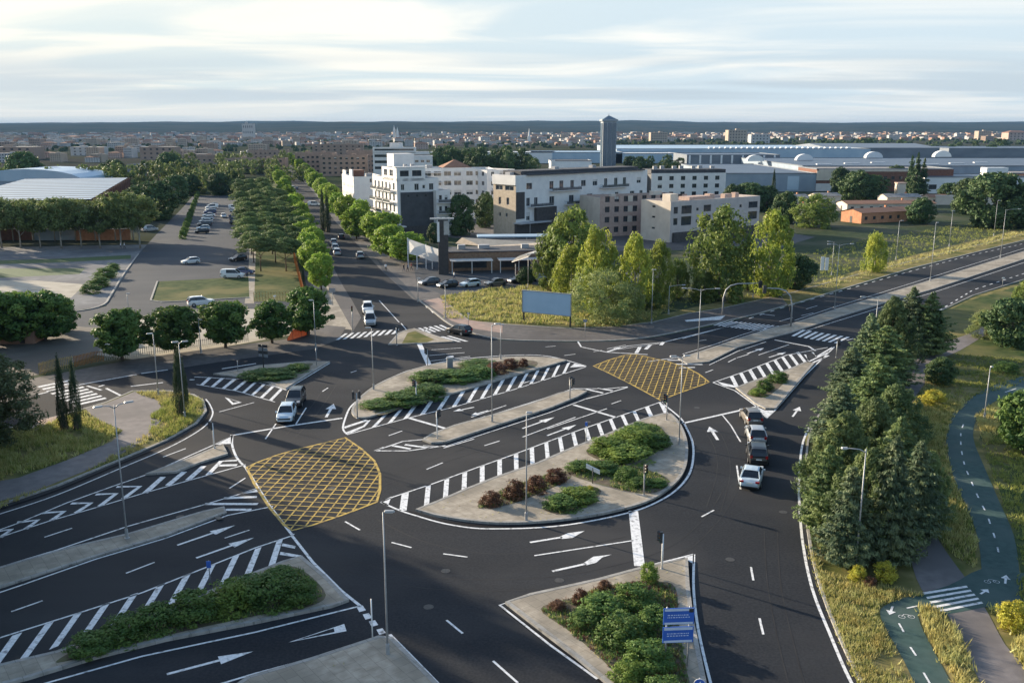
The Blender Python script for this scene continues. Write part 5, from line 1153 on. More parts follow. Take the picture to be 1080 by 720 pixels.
def block(name,label,cat,loc,a,front,depth,h,wall,roof,fr=(),le=(),ri=(),group=None,parapet=.7,frame=WFRM,sub=True,leftwall=None,bz=0,blinds=.25,parent=None,z0=0):
    """rectangular building; near-left corner at loc, front along its own x axis, depth along y"""
    t=thing(name,label,cat,loc,a,group) if parent is None else parent
    b=MB(); W=[]
    W+=facade(b,(0,0),(1,0),front,z0,h,list(fr),wall)
    W+=facade(b,(0,depth),(0,-1),depth,z0,h,list(le),leftwall or wall)
    W+=facade(b,(front,0),(0,1),depth,z0,h,list(ri),wall)
    b.add([(front,depth,z0),(0,depth,z0),(0,depth,h),(front,depth,h)],[(0,1,2,3)],wall)
    k=.3; zr=h-parapet
    b.add([(0,0,h),(front,0,h),(front,depth,h),(0,depth,h),(k,k,h),(front-k,k,h),(front-k,depth-k,h),(k,depth-k,h)],[(0,1,5,4),(1,2,6,5),(2,3,7,6),(3,0,4,7)],wall)
    if parapet>0: b.add([(k,k,h),(front-k,k,h),(front-k,depth-k,h),(k,depth-k,h),(k,k,zr),(front-k,k,zr),(front-k,depth-k,zr),(k,depth-k,zr)],[(0,1,5,4),(1,2,6,5),(2,3,7,6),(3,0,4,7)],wall)
    b.build('wall',t)
    MB().add([(k,k,zr),(front-k,k,zr),(front-k,depth-k,zr),(k,depth-k,zr)],[(0,1,2,3)],roof).build('roof',t)
    for (p,w,hh,rz) in W: window(t,p[0],p[1],p[2],w,hh,rz,frame,sub,random.choice((0,0,.3,.5)) if random.random()<blinds else 0)
    return t
def box_part(t,name,c,d,mat): return MB().box(c,d,mat).build(name,t)
def balcony(t,x,y,z,w,d,mat=WW,rail=True,rz=0):
    b=MB(); b.box((0,-d/2,.08),(w,d,.16),mat); o=b.build('balcony',t); o.location=(x,y,z); o.rotation_euler=(0,0,rz)
    if rail:
        b=MB(); b.box((0,-d+.04,1.0),(w,.05,.06),WFRD)
        b.box((0,-d+.05,.55),(w-.1,.025,.7),RAILG)
        for i in range(int(w/1.5)+1): b.box((-w/2+.03+(w-.06)*i/max(1,int(w/1.5)),-d+.04,.58),(.05,.05,.82),WFRD)
        for s in (-1,1): b.box((s*(w/2-.03),-d/2,1.0),(.05,d-.1,.06),WFRD)
        b.build('railing',o)
    return o
def roof_units(t,items,mat=GREYW):
    for x,y,z,a,b_,c in items: box_part(t,'roof_unit',(x,y,z+c/2),(a,b_,c),mat)

# --- white flats with the dark clad front
c=P(420,250); a=R(26); h=16.2
t=block('apartment_building','white apartment block with a big dark slate panel on its front and lit balconies','building',c,a,12.5,22,h,WW,ROOFG,
   [(1.2,2.2,13.0,14.6),(5.2,6.5,12.9,14.7),(7.6,8.4,13.3,14.3),(9.6,10.9,12.9,14.7)], grid(22,3.2,3.1,4,6,1.6,1.9,.5,1),grid(22,3.2,3.1,4,5,1.4,1.5,.9,1))
box_part(t,'slate_panel',(6.6,-.16,6.4),(11.2,.3,12.0),SLATE); box_part(t,'slate_base',(6,-.4,1.5),(14,.7,2.9),DBRICK)
for k in range(3): window(t,3.2+2.6*k,-.36,11.4,.7,.7,0,WFRD,False)
for f in range(1,5):
    for i in range(3):
        balcony(t,-.0,19.0-6.3*i-f*.3,3.1*f,5.6,2.2-.25*f,WW,True,-math.pi/2)
box_part(t,'canopy_slab',(0,-1.2,3.05),(3.4,2.6,.25),WW); box_part(t,'canopy_slab',(12.8,-1.2,4.2),(3.2,2.4,.25),WW)
block('','','',None,0,8.5,13,19.2,WW,ROOFG,[(1,3.6,16.8,18.4),(4.6,7.4,16.8,18.4)],[(2,5,16.8,18.5),(7,10,16.8,18.5)],[],parent=t,z0=15.5,parapet=.3,frame=WFRD)
# shift of penthouse handled by its own boxes
box_part(t,'stair_tower',(6.5,15,19.4),(6.2,6,6.6),WW); box_part(t,'pergola',(4.4,-.0+1.2,19.35),(9.4,2.6,.22),WW)
roof_units(t,[(3,17,15.6,1.2,1.2,1.2),(10.6,6,15.6,1.4,1.0,1.1),(10.4,10,15.6,1.2,1.0,1.3),(4,4,19.2,1,.8,.8),(6.5,5,19.2,1,.8,.8)])
# right wing of it, lower, with balconies
t=block('apartment_wing','narrow white wing with small balconies right of the dark clad block','building',P(461,249),a,4.2,16,12.8,WW,ROOFG,grid(4.2,3,3.1,3,2,.9,1.4,.9,.4),(),grid(16,3,3.1,3,4,1.4,1.4,.9))
for f in range(1,4): balcony(t,2.1,0,3.1*f,3.8,1.2)
# --- white block left behind it
t=block('apartment_building','white block with small red-brown windows on its lit side, behind the avenue trees','building',P(374,223),R(20),12,24,12.6,WW,ROOFG,[(6.0,6.8,10.4,11.8),(9,9.8,10.2,11.6)],grid(24,1,3,3,8,1.1,1.3,1.2,1),())
box_part(t,'terrace_wall',(.4,20,13.4),(.5,6,1.6),WW); box_part(t,'terrace_wall',(.4,6,13.8),(.5,5,2.4),WW); box_part(t,'stair_head',(3.4,10,13.4),(4,6,2.4),RBRICK); roof_units(t,[(8,12,12,2,1.4,1.2),(10,18,12,1.4,1,1)])
# --- long white flats at the courtyard
t=block('apartment_building','long white flats with dark banded windows behind the courtyard tree','building',P(444,232),R(14),18.5,14,17,WW,ROOFG,grid(18.5,1,3.1,5,5,2.4,1.5,1,.8))
roof_units(t,[(4,6,16.4,2,2,1.4),(12,7,16.4,1.6,1.6,1.3)])
MB().add([(8,2,17.0),(18,2,17.0),(18,12,17.0),(8,12,17.0),(13,7,19.6)],[(0,1,4),(1,2,4),(2,3,4),(3,0,4)],TILE).build('tiled_roof',t)
for f in range(1,6): balcony(t,4.2,0,3.1*f-.1,6.5,1.2,WW,False)
t=block('apartment_building','white flats with a sunlit stepped gable left of the courtyard end','building',P(489,231),R(8),10.5,16,16.6,WW,ROOFG,grid(10.5,1,3.1,5,3,2.2,1.5,1,.6))
t=block('apartment_building','white flats with small dark balconies at the right end of the courtyard','building',P(514,232),R(40),12,18,16.4,WW,ROOFG,grid(12,1,3.1,5,3,1.3,1.4,1,.6),grid(18,1,3.1,5,5,1.4,1.4,1,.6))
for f in range(1,5): balcony(t,6,0,3.1*f,8,1.1)
# --- white office behind
t=block('office_building','white office block with long dark window bands far behind the white flats','building',P(394,188),R(4),36,20,15.6,WW,ROOFG,[(1,35,12.6,14.2),(1,35,9.0,10.6),(1,35,5.4,7.0)],(),(),frame=WFRD)
block('','','',None,0,26,14,18.4,WW,ROOFG,[(1,25,16.4,17.6)],parent=t,z0=15); roof_units(t,[(14,8,18,8,5,3)],WW)
block('office_building','lower white office wing with small dark windows in front of the banded office','building',P(424,197),R(4),16,14,15.8,WW,ROOFG,grid(16,5,3.2,3,5,1.8,1.3,1,.6))
# --- brown blocks left of the office
for i,(x,by,w,d,hh,l) in enumerate(((312,184,26,16,14,'brown brick block with a sunlit pale end at the avenue'),(338,186,30,16,13,'long brown brick block left of the white office'),(366,183,26,14,15,'brown brick block right beside the white office'),(330,172,44,16,16,'wide brown block behind the others left of the office'),(238,183,40,16,10,'long brown housing block among trees left of the avenue'),(206,176,36,14,9,'brown housing block farther left of the avenue'),(262,172,34,14,11,'brown housing block farther back left of the avenue'))):
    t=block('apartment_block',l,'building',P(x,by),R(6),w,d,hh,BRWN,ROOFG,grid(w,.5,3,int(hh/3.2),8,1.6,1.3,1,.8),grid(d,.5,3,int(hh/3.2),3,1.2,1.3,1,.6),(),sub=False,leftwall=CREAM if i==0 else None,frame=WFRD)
    roof_units(t,[(w*.3,6,hh-.6,3,3,1.8),(w*.7,7,hh-.6,2.5,3,1.6)],BRWN)
# --- white & brick block centre right
c=P(544,251); h=17.2
rects=[(4,6.2,13.2,15.0),(13,14.6,12.9,15.2),(17,18.6,12.9,15.2),(21.5,23,12.9,15.2),(26,28,13.2,15),(31,33,13.2,15),(36,37.4,12.9,15.2),(40.5,42,12.9,15.2),(44.5,46,12.9,15.2),(51,53,13.2,15)]
rects+=[(4,5.4,8.6,10.9),(7,8.4,8.6,10.9),(13,15,8.6,10.9),(21,23,8.6,10.9),(28.5,31,8.6,10.9),(35,36,9,10.6),(41,42.6,8.6,10.9),(48,50,8.6,10.9),(52.5,54,8.8,10.9)]
rects+=[(4,5.4,4.6,6.9),(7.5,15,4.6,6.9),(21,24,4.6,6.9),(30,33,4.6,6.9),(38,41,4.6,6.9),(46,49,4.6,6.9)]
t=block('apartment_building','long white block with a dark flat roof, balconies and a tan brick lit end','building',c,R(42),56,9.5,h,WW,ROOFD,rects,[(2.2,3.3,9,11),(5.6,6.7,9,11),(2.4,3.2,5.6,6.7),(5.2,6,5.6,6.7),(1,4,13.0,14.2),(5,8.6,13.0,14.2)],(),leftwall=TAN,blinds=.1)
box_part(t,'white_band',(-.12,7.5,15.1),(.2,15.3,4.1),WW) if False else None
box_part(t,'brick_pier',(1.6,-.13,8.9),(3.1,.25,7.4),DBRICK); box_part(t,'roof_edge',(29,-.2,17.3),(50,1.2,.35),ROOFD); box_part(t,'attic_storey',(28,5,17.7),(50,7.5,1.1),ROOFD)
box_part(t,'end_cornice',(-.16,4.75,15.9),(.3,9.8,2.7),WW)
box_part(t,'ground_storey',(27,-.5,2.0),(55,1,3.9),DBRICK); box_part(t,'canopy_slab',(5,-1.6,4.15),(12,3,.3),GREYW)
box_part(t,'dark_storey',(30,-.28,5.0),(26,.5,2.0),DBRICK); box_part(t,'balcony_bay',(11,-.55,6.2),(8,1.0,3.8),DBRICK)
for x,z,w in ((19,12.3,12),(40,12.3,12),(9,8.2,9),(24,8.2,10),(41,8.2,12),(52.5,8.2,5),(24,4.3,10)): balcony(t,x,0,z,w,1.3,WW)
roof_units(t,[(2.2,5,16.5,1.6,2,1.4),(20,5,18.2,1.6,1.6,.8),(36,5,18.2,1.6,1.6,.8)])
# --- pink brick low block
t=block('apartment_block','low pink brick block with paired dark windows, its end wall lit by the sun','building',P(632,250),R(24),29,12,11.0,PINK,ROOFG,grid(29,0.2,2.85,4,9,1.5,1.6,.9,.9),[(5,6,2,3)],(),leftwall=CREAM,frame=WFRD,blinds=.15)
for i in (2,):
    for f in range(1,4): box_part(t,'render_panel',(.9+27.2*(i+.95)/9,-.03,.2+2.85*f+1.7),(1.5,.06,1.7),CREAM)
roof_units(t,[(22,6,10.4,3,2,1.6),(8,7,10.4,1.5,1.5,1)],CREAM)
# --- pale block with wide windows
rr=[(1.2,2.8,4.6,6.4),(1.2,2.8,7.6,9.4),(4.2,8.2,4.3,6.7),(4.2,8.2,7.4,9.6),(13,16,4.4,6.6),(13,16,7.6,9.4),(10,11,4.8,5.6),(10,11,8,8.8),(20,24,4.4,6.6),(20,24,7.6,9.4),(28,29,5,5.8),(28,29,8,8.8),(32,36,4.4,6.6),(32,36,7.6,9.4)]
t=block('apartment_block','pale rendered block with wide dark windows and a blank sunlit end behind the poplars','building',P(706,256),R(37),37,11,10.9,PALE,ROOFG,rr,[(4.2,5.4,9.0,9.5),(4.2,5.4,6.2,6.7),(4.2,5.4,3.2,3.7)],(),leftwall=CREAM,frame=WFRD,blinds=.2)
box_part(t,'recessed_base',(19,-.4,1.3),(36,.8,2.6),DBRICK); box_part(t,'stair_head',(6,6,11.4),(3,3,2),CREAM); box_part(t,'roof_terrace_wall',(16,6,10.9),(9,4,1),PINK); roof_units(t,[(22,6,10.2,2,2,1.6),(28,5,10.2,3,1.6,1.4),(33,6,10.2,1.6,1.6,1.5)],PINK)
# --- grey white block behind
t=block('apartment_block','white block with square windows and a cluttered dark roof behind the pale block','building',P(686,217),R(10),31,14,12.6,WW,ROOFD,grid(31,-.4,3.05,4,6,1.8,1.6,1.1,1.2),(),(),leftwall=SLATE,frame=WFRD)
box_part(t,'attic_storey',(15.5,6,13.1),(31,11,1.8),ROOFD); roof_units(t,[(3+4*i,5+(i%2)*3,14,1.6,1.2,1.2) for i in range(7)])
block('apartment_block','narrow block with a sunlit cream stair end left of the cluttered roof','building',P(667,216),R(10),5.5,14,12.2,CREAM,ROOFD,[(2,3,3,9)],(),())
# --- tower
c=P(635,178); D=c.length
t=thing('tower','dark glass tower with a pointed crown rising above the skyline','tower',c,R(6)); TG=M('tower_glass',(.09,.125,.165),(.13,.17,.21),.6,.15,stretch=(1,1,4)); TC=M('tower_concrete',(.23,.27,.31),(.28,.32,.36),.5,.7)
hh=30+ (135-128)*c.y/1005
b=MB(); b.box((5.3,5,hh/2),(10.2,9.5,hh),TC); b.build('shaft',t)
for x in (1.9,5.3,8.7): box_part(t,'glass_bay',(x,.15,hh/2-.5),(2.5,.5,hh-2),TG)
box_part(t,'glass_bay',(.1,5,hh/2-.5),(.6,6,hh-2),TG)
b=MB(); b.box((5.3,5,hh+.6),(12,11,1.4),TC); b.add([(-.2,-.2,hh+1.3),(10.8,-.2,hh+1.3),(10.8,10.2,hh+1.3),(-.2,10.2,hh+1.3),(5.3,5,hh+4.2)],[(0,1,4),(1,2,4),(2,3,4),(3,0,4)],TG); b.build('crown',t)
box_part(t,'mast',(5.3,5,hh+4.6),(.4,.4,1.6),TC)
# --- industrial sheds
def shed(label,cx,by,a,w,d,h,wall,roof,name='factory_shed',kind='flat',group=None,skl=None,loc=None):
    t=thing(name,label,'building',loc or P(cx,by),a,group); b=MB()
    b.add([(0,0,0),(w,0,0),(w,d,0),(0,d,0),(0,0,h),(w,0,h),(w,d,h),(0,d,h)],[(0,1,5,4),(1,2,6,5),(2,3,7,6),(3,0,4,7)],wall)
    if kind=='gable': b.add([(0,0,h),(0,d,h),(0,d/2,h*1.3)],[(0,2,1)],wall); b.add([(w,0,h),(w,d,h),(w,d/2,h*1.3)],[(0,1,2)],wall)
    b.build('wall',t)
    if kind=='gable': MB().add([(-.4,-.4,h),(w+.4,-.4,h),(w+.4,d/2,h*1.3+.1),(-.4,d/2,h*1.3+.1),(w+.4,d+.4,h),(-.4,d+.4,h)],[(0,1,2,3),(3,2,4,5)],roof).build('roof',t)
    elif kind=='hip': MB().add([(-.4,-.4,h),(w+.4,-.4,h),(w+.4,d+.4,h),(-.4,d+.4,h),(w*.3,d/2,h*1.32),(w*.7,d/2,h*1.32)],[(0,1,5,4),(1,2,5),(2,3,4,5),(3,0,4)],roof).build('roof',t)
    else:
        b=MB(); b.box((w/2,d/2,h+.02),(w-.5,d-.5,.06),roof); b.build('roof',t)
        b=MB()
        for q in (((w/2,0,h+.2),(w+.3,.35,.5)),((w/2,d,h+.2),(w+.3,.35,.5)),((0,d/2,h+.2),(.35,d-.4,.5)),((w,d/2,h+.2),(.35,d-.4,.5))): b.box(q[0],q[1],METALG)
        b.build('roof_edge',t)
    return t
def dome(t,x,y,z,w,d,h,mat=METALW,n=10):
    b=MB(); v=[];f=[]
    for j,(k,s) in enumerate(((0,1),(1,1))):
        for i in range(n+1):
            q=math.pi*i/n; v.append((x-w/2*math.cos(q),y-d/2+d*k,z+h*math.sin(q)))
    f=[(i,i+1,n+2+i,n+1+i) for i in range(n)]; f.append(tuple(range(n,-1,-1))); f.append(tuple(range(n+1,2*n+2)))
    b.add(v,f,mat); return b.build('skylight',t)
t=shed('blue-grey metal shed with a long low wall behind the hedge trees',764,202,R(0),44,120,8.4,METALB,METALD)
for x in (6,15,24,33,40): box_part(t,'wall_panel',(x,-.06,4),(5.5,.1,6.5),METALB if x!=33 else METALL)
def vault(t,px,py):
    q=P(px,py,8.3)-t.location; dome(t,q.x,q.y,8.3,18*q.y/1005+18*t.location.y/1005,5,4.2*(q.y+t.location.y)/650)
vault(t,796,170)
t=shed('long dark roofed factory behind the brown workshop, with white arched skylights',846,190,R(0),330,150,8,METALB,METALD)
for x,y in ((848,169),(921,166.5),(993,165.5)): vault(t,x,y)
for i in range(14): box_part(t,'roof_light',(20+22*i,24+(i%3)*14,8.35),(9,2.4,.5),METALW)
t=shed('brown brick workshop with a cream corner beside the firs',860,202,R(0),66,30,10.5,RBRICK,ROOFG)
for i in range(12): window(t,18+3.8*i,-.04,6.5,1.6,1.5,0,WFRD,False)
box_part(t,'cream_bay',(4.5,-.15,7.6),(9,.3,4.6),CREAM); box_part(t,'cream_bay',(4.5,-.15,2),(9,.3,3.6),WW); box_part(t,'parapet_band',(24,-.12,10.0),(46,.2,1.0),CREAM)
t=shed('white walled workshop with a tall white box on its right end',974,204,R(0),64,30,7.4,METALW,METALD)
box_part(t,'sign_box',(32,-.2,9),(10,6,6),METALW)
for i in range(9): window(t,4+6.5*i,-.04,3,3.6,2.2,0,WFRD,False)
t=shed('orange brick shed with two pale openings at the right border',1066,202,R(0),40,24,8.5,OBRICK,ROOFG)
for x in (5,12): dome(t,x,-.1,5.0,4,.3,2.0,CREAM)
t=shed('wide light blue factory roof far right of the tower',650,170,R(0),235,200,11,METALL,METALL)
for i in range(26): box_part(t,'roof_light',(90+5.2*i,16,11.6),(3.4,5,1.6),METALW)
t=shed('grey factory with a row of white fins before the light blue roof',724,178,R(0),70,60,10,METALG,METALD)
for i in range(9): box_part(t,'fin',(2+8*i,-.3,5),(1.4,.5,10),METALW)
t=shed('pale gabled hall in front of the far tree belt',872,168,R(0),110,120,11,METALG,METALG,kind='gable')
shed('dark roofed hall at the right border before the far trees',1000,166,R(0),160,120,9,METALG,METALD)
shed('white hall behind the park trees',498,172,R(-6),70,40,9,METALW,METALW); shed('light roofed hall right behind the white hall',560,172,R(0),80,60,9,METALL,METALL)
t=shed('white box building with a lit pale end left of the tower foot',581,190,R(2),24,20,11,METALW,ROOFG); box_part(t,'lit_end',(1.2,-.1,6),(2.4,.2,11.6),WW)
shed('pale hall left of the tower behind trees',640,172,R(0),60,40,8,METALL,METALW)
# --- left big hall
pA=P(96,211,8.0); pB=P(135,188,8.0); n1=P(-60,214,8.0)
t=thing('market_hall','wide low hall with a striped grey metal roof behind the tall trees','building',(0,0,0)); b=MB()
pts=[n1,pA,pB,P(-60,189,8.0)]
b.slab([(p.x,p.y) for p in (n1,pA,pB,pB+(n1-pA))],0,7.6,RBRICK); b.build('wall',t)
e=(pB-pA).normalized(); f_=(n1-pA).normalized(); n=13; Lr=(pB-pA).length
b=MB()
for i in range(n):
    s0=Lr*i/n; s1=Lr*(i+.62)/n; s2=Lr*(i+1)/n
    w=(n1-pA).length*1.02
    sm=Lr*(i+.3)/n; A=[pA+e*s0,pA+e*sm,pA+e*s2]; B=[q+f_*w for q in A]; zz=8.3
    for k_,m_ in ((0,METALL),(1,METALD)): b.add([(A[k_].x,A[k_].y,zz),(A[k_+1].x,A[k_+1].y,zz+.25*(1-k_)*0),(B[k_+1].x,B[k_+1].y,zz),(B[k_].x,B[k_].y,zz)],[(0,1,2,3)],m_)
b.build('striped_roof',t)
b=MB()
for i in range(16):
    q=pA.lerp(pB,(i+.5)/16); b.box((q.x+.4,q.y-.2,4.2),(.8,1.6,8.0),RBRICK,math.atan2(e.y,e.x))
b.build('pilaster',t)
t=thing('arched_hall','blue barrel-roofed hall at the left border behind the striped roof','building',P(-30,205),R(0)); b=MB()
v=[];m=10
for k in (0,1):
    for i in range(m+1):
        q=math.pi*i/m; v.append((26-26*math.cos(q),34*k,6+5.5*math.sin(q)))
b.add(v,[(i,i+1,m+2+i,m+1+i) for i in range(m)]+[tuple(range(m,-1,-1)),tuple(range(m+1,2*m+2))],METALL); b.build('barrel_roof',t)
MB().box((26,17,3),(51.6,33.6,6),METALB).build('wall',t)
shed('grey low hall left of the car park end among trees',135,186,R(-3),30,26,7,METALG,METALG)
for x0,x1,m_,l in ((-40,34,RBRICK,'dark brown garden wall behind the tall shaded trees, left stretch'),(35,80,METALB,'blue-grey garden wall behind the tall shaded trees, middle stretch'),(81,138,OBRICK,'brick-red garden wall behind the tall shaded trees, right stretch')):
    p=P(x0,253.5); q=P(x1,253); L=(q-p).length; t=thing('garden_wall',l,'wall',p,math.atan2(q.y-p.y,q.x-p.x)); box_part(t,'wall_panel',(L/2,0,1.5),(L,.3,3),m_); box_part(t,'coping',(L/2,0,3.06),(L,.42,.12),GREYW)
# --- small houses right
def house(label,cx,by,a,w,d,h,wall,roof=TILE,kind='gable'):
    t=shed(label,cx,by,a,w,d,h,wall,roof,'house',kind)
    for i in range(max(2,int(w/4))): window(t,2+4*i*(w-3)/max(4,w),-.03,h*.5,1.1,1.1,0,WFRD,False)
    MB().box((.0-.03,d/2,1.05),(.06,1,2.1),WFRD).build('door',t); MB().box((w*.7,d*.6,h*1.25),(.6,.6,1.6),OBRICK).build('chimney',t); return t
house('low house with an orange lit gable and a brown tiled roof on the grass',908,236,R(24),22,9,3.4,OBRICK)
house('low tan house among bushes left of the orange gable house',838,228,R(20),10,8,3,TAN)
house('small white house with a grey roof behind the dark rounded tree',832,218,R(15),9,8,3.4,WW,ROOFG); house('small pale house right of the white one below the blue shed',862,216,R(10),10,8,3.4,CREAM,ROOFG)
house('long low house with brown tiles behind the orange gable house',893,224,R(6),34,9,3,CREAM); house('pale house before the firs',935,218,R(5),14,8,3.6,CREAM,ROOFG)
house('low brown roofed building along the white wall',980,216,R(2),16,7,3,TAN); house('small tan pump house among bushes',818,236,R(20),7,6,2.6,TAN)
t=thing('chimney_stack','short pale brick stack standing near the firs','tower',P(948,214)); box_part(t,'shaft',(0,0,4),(3.2,3.2,8),CREAM); box_part(t,'cap',(0,0,8.1),(3.7,3.7,.4),PINK)
t=thing('yard_wall','long pale yard wall right of the short brick stack','wall',P(986,216)); b=MB(); b.box((14,0,1.8),(28,.4,3.6),CREAM); b.build('wall_panel',t); MB().box((14,0,3.7),(28.4,.6,.2),WW).build('coping',t)
t=thing('yard_wall','blue-green yard wall left of the long pale one','wall',P(954,214)); MB().box((8,0,1.6),(16,.35,3.2),METALB).build('wall_panel',t); MB().box((8,0,3.25),(16.2,.45,.12),WW).build('coping',t)
t=thing('hut','small pink hut with a dark doorway under the big bushes','hut',P(-6,363),R(3)); b=MB()
PKR=M('pink_render',(.40,.22,.16),(.48,.28,.21),1,.9); facade(b,(0,0),(1,0),5.6,0,2.7,[(2.2,2.9,1.2,2.1),(3.5,4.3,.05,2.1)],PKR); b.add([(0,0,0),(0,3,0),(5.6,3,0),(5.6,0,0),(0,0,2.7),(0,3,2.7),(5.6,3,2.7),(5.6,0,2.7)],[(0,1,5,4),(1,2,6,5),(2,3,7,6)],PKR); b.build('wall',t)
MB().box((2.8,1.5,2.8),(6,3.4,.2),ROOFG).build('roof',t); MB().box((3.9,.2,1.07),(.78,.06,2.05),WFRD).build('door',t); window(t,2.55,.15,1.65,.68,.88,0,WFRD,False)

# --- restaurants
t=thing('restaurant','dark brick restaurant with terraces, lit tan gable and flat dark roofs','building',P(474,286),R(8))
box_part(t,'wall',(11,4,2.0),(24,8,4),TERR); box_part(t,'roof',(11,4,4.1),(24.6,8.6,.25),ROOFD)
MB().add([(8,8.5,4.2),(20,8.5,4.2),(23,13.5,4.2),(4,14,5.6),(2.5,14.5,4.2)],[(0,1,2,3),(0,3,4)],TAN).build('lit_gable',t)
box_part(t,'back_hall',(26,16,1.8),(22,14,3.6),DBRICK); box_part(t,'back_roof',(26,16,3.7),(22.6,14.6,.25),ROOFD); box_part(t,'orange_wall',(19,9.2,2.1),(7,.4,4.2),OBRICK)
for x,w in ((4.5,9),(14.5,8.5)):
    box_part(t,'terrace_roof',(x,-2.4,2.7),(w,3.6,.14),CANV)
    for dx in (-w/2+.3,0,w/2-.3): box_part(t,'terrace_post',(x+dx,-4,1.3),(.14,.14,2.6),WHITE)
    window(t,x,-.04,1.6,w*.8,2.0,0,WFRD,False)
roof_units(t,[(3,4,4.2,1.6,1.4,1),(8,5,4.2,2.4,1.6,.8),(17,4,4.2,1.6,1.2,.9)])
t=thing('canopy','flat pale blue canopy roof behind the restaurant','canopy',P(508,268),R(4)); MB().box((11,2,4.2),(24,5,.3),METALL).build('roof',t)
for x in (1,11,21): MB().box((x,.2,2.02),(.25,.25,4.04),STEEL).build('post',t)
t=thing('arched_canopy','white arched canopy over a terrace left of the poplars','canopy',P(540,294),R(12)); v=[];m=10
for k in (0,1):
    for i in range(m+1):
        q=math.pi*(.12+.76*i/m); v.append((4.6-5*math.cos(q)+5*k,7*k,2.6+2.6*math.sin(q)))
MB().add(v+[(x,y,z-.18) for x,y,z in v],[(i,i+1,m+2+i,m+1+i) for i in range(m)]+[(22+i,22+m+1+i,22+m+2+i,22+i+1) for i in range(m)]+[(i,22+i,22+i+1,i+1) for i in range(m)],CANV).build('arched_roof',t)
for x,y in ((.8,.2),(8.6,.2),(5.6,6.8),(13,6.8)): MB().box((x,y,1.5),(.16,.16,3.0),STEEL).build('post',t)
box_part(t,'terrace_wall',(4.6,2,.6),(7,.2,1.2),RBRICK)
t=thing('awning','torn white canvas awning hung at a slope left of the dark pillar','awning',P(430,283),R(-12)); b=MB()
b.add([(0,0,6.6),(4.2,-.6,5.4),(8.2,-.5,4.2),(8.4,-.3,1.6),(5.6,-.9,1.9),(2.4,-.8,3.0),(.4,0,3.2),(1.6,.3,4.6),(4.6,-1.0,3.8),(6.8,-.8,3.0)],[(0,1,7),(1,8,7),(1,2,9),(1,9,8),(0,7,6),(7,5,6),(7,8,5),(8,4,5),(8,9,4),(9,3,4),(9,2,3)],CANV); b.build('canvas',t)
for x,hh in ((.1,6.7),(4.2,5.4),(8.3,4.3),(2.4,3.0),(5.6,2.0)): MB().box((x,.1 if x!=2.4 else -.7,hh/2),(.18,.18,hh),WHITE).build('post',t)
t=thing('pillar_sign','tall dark brick pillar with a flat steel top standing before the restaurants','sign',P(468,289),R(5)); hh=HT(289,230)
box_part(t,'pillar',(0,0,hh/2),(2.1,1.5,hh),DBRICK); box_part(t,'top_plate',(-.2,0,hh+.12),(5,1.4,.24),STEEL); box_part(t,'white_strip',(-1.0,-.83,hh*.78),(.5,.08,hh*.36),WHITE); box_part(t,'steel_lattice',(.7,-.82,hh*.85),(1.1,.06,hh*.25),STEEL)
t=thing('kiosk','low white kiosk at the back of the restaurant yard near the poplars','kiosk',P(562,284),R(10)); box_part(t,'body',(3,1.5,1.2),(6,3,2.4),METALW); box_part(t,'roof',(3,1.5,2.5),(6.6,3.6,.2),METALL); box_part(t,'counter_window',(3,-.03,1.5),(4,.06,1),WGLASS)

# --- the far town
def far_mesh(wall,roof,hip,seed,tall=1.0):
    b=MB(); r=random.Random(seed); wg=WGLASS
    b.add([(-.5,-.5,0),(.5,-.5,0),(.5,.5,0),(-.5,.5,0),(-.5,-.5,1),(.5,-.5,1),(.5,.5,1),(-.5,.5,1)],[(0,1,5,4),(1,2,6,5),(2,3,7,6),(3,0,4,7)],wall)
    nf=r.choice((3,4,5)); nc=r.choice((5,6,7))
    for f in range(nf):
        for i in range(nc):
            x=-.45+.9*(i+.5)/nc; z=(f+.45)/nf
            b.box((x,-.502,z),(.06,.006,.42/nf),wg)
    if hip: b.add([(-.53,-.53,1),(.53,-.53,1),(.53,.53,1),(-.53,.53,1),(-.2,0,1.28),(.2,0,1.28)],[(0,1,5,4),(1,2,5),(2,3,4,5),(3,0,4)],roof)
    else:
        b.add([(-.5,-.5,1),(.5,-.5,1),(.5,.5,1),(-.5,.5,1)],[(0,1,2,3)],roof); b.box((r.uniform(-.2,.2),0,1.06),(.22,.3,.12),wall)
    return b.build('far_building',mesh_only=True)
FWW=M('weathered_white_render',(.40,.39,.38),(.52,.50,.48),.5,.9); FCR=M('weathered_cream_render',(.36,.29,.23),(.45,.37,.29),.5,.9)
FM=[('distant white flat-roofed block in the far town',FWW,ROOFG,0,'white blocks of the far town'),('distant cream flat-roofed block in the far town',FCR,ROOFG,0,'cream blocks of the far town'),('distant brown brick block in the far town',BRWN,ROOFG,0,'brown blocks of the far town'),('distant pinkish tiled-roof building in the far town',PINK,TILE,1,'tiled buildings of the far town'),('distant white house with a tiled roof in the far town',FWW,TILE,1,'white tiled houses of the far town')]
FMESH=[[far_mesh(w,r,h,10*i+j) for j in range(3)] for i,(l,w,r,h,g) in enumerate(FM)]
rr=random.Random(5)
def far(px,by,wpx,hpx,k,rz=None):
    p=P(px,by); s=p.y/1005
    o=link('far_building',rr.choice(FMESH[k])); o.location=p; o.scale=(wpx*s,max(9,wpx*s*.6),hpx*s); o.rotation_euler=(0,0,rz if rz is not None else rr.uniform(-.4,.4))
    return tag(o,FM[k][0],'building',FM[k][4])
n=0
